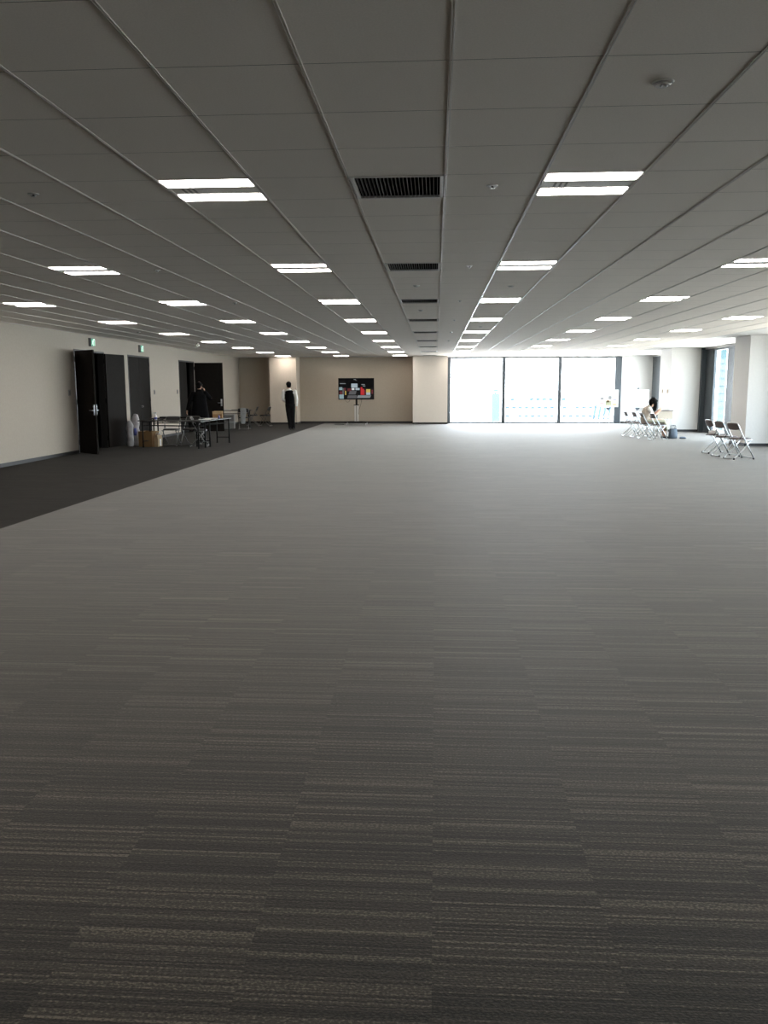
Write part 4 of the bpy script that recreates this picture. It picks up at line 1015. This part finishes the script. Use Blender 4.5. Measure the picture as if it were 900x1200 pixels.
b = MB(); b.box(-0.26, 0.22, -0.25, 0.25, 0.775, 0.80, M['vinyl'], bevel=0.004); b.build('tabletop', dk)
b = MB(); b.box(-0.235, 0.20, -0.235, -0.22, 0.55, 0.775, M['pillar_tan']); b.build('front_panel', dk)
for sx_ in (-0.22, 0.18):
    for sy_ in (-0.2, 0.2):
        b = MB(); b.tube([(sx_, sy_, 0.775), (sx_, sy_, 0.0)], 0.014, M['silver'], n=10); b.build('leg', dk)

# ------------------------------------------------------------------ poster boards on tripod easels
PC = [mat('print pink', (0.70, 0.42, 0.42), 0.8, noise=0.1), mat('print violet', (0.30, 0.28, 0.50), 0.8, noise=0.1), mat('print olive', (0.36, 0.36, 0.24), 0.8, noise=0.1),
      mat('print grey', (0.22, 0.22, 0.22), 0.8, noise=0.2), mat('print tan', (0.50, 0.36, 0.22), 0.8, noise=0.1), mat('print pale', (0.62, 0.66, 0.68), 0.8, noise=0.1)]
def easel(x, y, bw, z0, z1, prints, label, blabel):
    o = empty('easel', (x, y, 0), label=label, cat='easel')
    b = MB(); b.tube([(0, 0, 0.42), (0, 0, z1 + 0.02)], 0.013, M['silver'], n=10); b.build('mast', o)
    for a in (-90, 30, 150):
        c, s = math.cos(math.radians(a)), math.sin(math.radians(a))
        b = MB(); b.tube([(0.015 * c, 0.015 * s, 0.55), (0.36 * c, 0.36 * s, 0.012)], 0.010, M['whiteplastic'], n=8); b.build('leg', o)
    b = MB(); b.prism([(-0.085, z0 - 0.01), (0.085, z0 - 0.01), (0.085, z0 - 0.04), (0.03, z0 - 0.13), (-0.03, z0 - 0.13), (-0.085, z0 - 0.04)], 'y', -0.045, 0.02, M['mullion']); b.build('holder', o)
    b = MB(); b.box(-0.035, 0.035, -0.05, 0.02, z1 + 0.005, z1 + 0.075, M['mullion'], bevel=0.006); b.build('top_clip', o)
    bo = MB(); bo.box(x - bw / 2, x + bw / 2, y - 0.04, y - 0.018, z0, z1, M['paper']); bo = bo.build('poster_board'); tag(bo, blabel, 'poster')
    pr = MB()
    for u0, v0, u1, v1, c in prints:
        pr.quad([(x - bw / 2 + u0 * bw, y - 0.041, z0 + v0 * (z1 - z0)), (x - bw / 2 + u1 * bw, y - 0.041, z0 + v0 * (z1 - z0)), (x - bw / 2 + u1 * bw, y - 0.041, z0 + v1 * (z1 - z0)), (x - bw / 2 + u0 * bw, y - 0.041, z0 + v1 * (z1 - z0))], PC[c])
    pr.build('print', bo)
    return bo, (x, y)
easel(7.03, 34.75, 0.80, 0.70, 1.40, [(0.10, 0.44, 0.26, 0.54, 3), (0.36, 0.42, 0.48, 0.66, 5), (0.50, 0.45, 0.66, 0.64, 3), (0.08, 0.16, 0.26, 0.28, 0), (0.36, 0.10, 0.66, 0.36, 2), (0.42, 0.28, 0.56, 0.40, 4), (0.74, 0.38, 0.90, 0.44, 1), (0.72, 0.10, 0.90, 0.20, 4)],
      'white tripod easel in front of the thick window post', 'white poster board with coloured pictures across the thick window post')
bo, _ = easel(8.16, 34.55, 0.86, 0.70, 1.40, [(0.56, 0.66, 0.68, 0.76, 5), (0.66, 0.60, 0.80, 0.86, 5), (0.80, 0.58, 0.92, 0.80, 5), (0.86, 0.80, 0.93, 0.88, 3), (0.10, 0.48, 0.55, 0.485, 3)],
      'white tripod easel beside the seated person', 'white poster board with pale round letterforms beside the seated person')
rg = MB()                                               # the pale round letterforms low on the second board
def arc(cx, cz, r, a0, a1, n=10, wd=0.018):
    for i in range(n):
        p, q = [math.radians(a0 + (a1 - a0) * t / n) for t in (i, i + 1)]
        y = 34.55 - 0.0415
        rg.quad([(cx + (r - wd) * math.cos(p), y, cz + (r - wd) * math.sin(p)), (cx + r * math.cos(p), y, cz + r * math.sin(p)), (cx + r * math.cos(q), y, cz + r * math.sin(q)), (cx + (r - wd) * math.cos(q), y, cz + (r - wd) * math.sin(q))], PC[0])
arc(8.28, 0.955, 0.045, -90, 130); arc(8.28, 0.87, 0.05, -130, 90); arc(8.43, 0.91, 0.09, 45, 320); arc(8.43, 0.91, 0.025, 0, 359, 10, 0.02)
rg.build('letterform', bo)

# ------------------------------------------------------------------ the city outside
ob = empty('office_building', (0, 350, 0), label='pale office block with rows of blue windows beyond the far window', cat='building')
b = MB(); b.box(26, 75, 0, 30, -80, -1.2, M['facade']); b.box(40, 52, 5, 20, -1.2, 1.0, M['facade']); b.build('facade', ob)
wm = None
for r_, z in enumerate((-4.1, -7.5, -11.0)):
    n = 0; x = 29.0 + (2 if r_ == 0 else 0)
    while x < (64 if r_ else 52):
        if random.random() > 0.12:
            if wm is None:
                q = MB(); q.box(0, 1.7, -0.12, 0.02, 0, 1.05, M['facade_glass']); wm = q.build('window_strip', ob); o = wm
            else:
                o = wm.copy(); COL.objects.link(o); o.parent = ob
            o.location = (x, 0, z)
        x += 2.6
for k in range(5):
    q = MB(); x = 64.5 + k * 2.0
    q.prism([(x, -12), (x + 1.1, -12), (x + 2.0, -5.6), (x + 0.9, -5.6)], 'y', -0.14, 0.02, M['facade_glass']); q.build('slanted_window', ob)
tw = empty('tower', (0, 260, 0), label='slim pale cyan tower beyond the first far window pane', cat='building')
b = MB(); b.box(17.4, 19.8, 0, 3, -80, -0.5, M['facade_cyan']); b.build('shaft', tw)
b = MB(); b.box(17.8, 19.3, 0.4, 2.4, 0.0, 0.9, M['facade_cyan']); b.box(18.3, 18.8, 0.9, 1.9, -0.5, 0.0, M['facade_cyan']); b.build('crown', tw)
t2 = empty('tower', (0, 300, 0), label='grey banded tower seen through the tall side window pane', cat='building')
b = MB(); b.box(98.6, 100.7, 0, 1.2, -80, 20, M['tower_panel']); b.build('shaft', t2)
q = MB(); q.box(98.5, 100.8, -0.15, 0.05, 0, 0.25, M['tower_band']); wb = q.build('band', t2); wb.location = (0, 0, -9)
for k in range(1, 11):
    o = wb.copy(); COL.objects.link(o); o.parent = t2; o.location = (0, 0, -9 + k * 2.6)
q = MB(); q.box(99.0, 100.4, -0.16, 0.04, 11, 14, M['facade_cyan']); q.build('cyan_panel', t2)
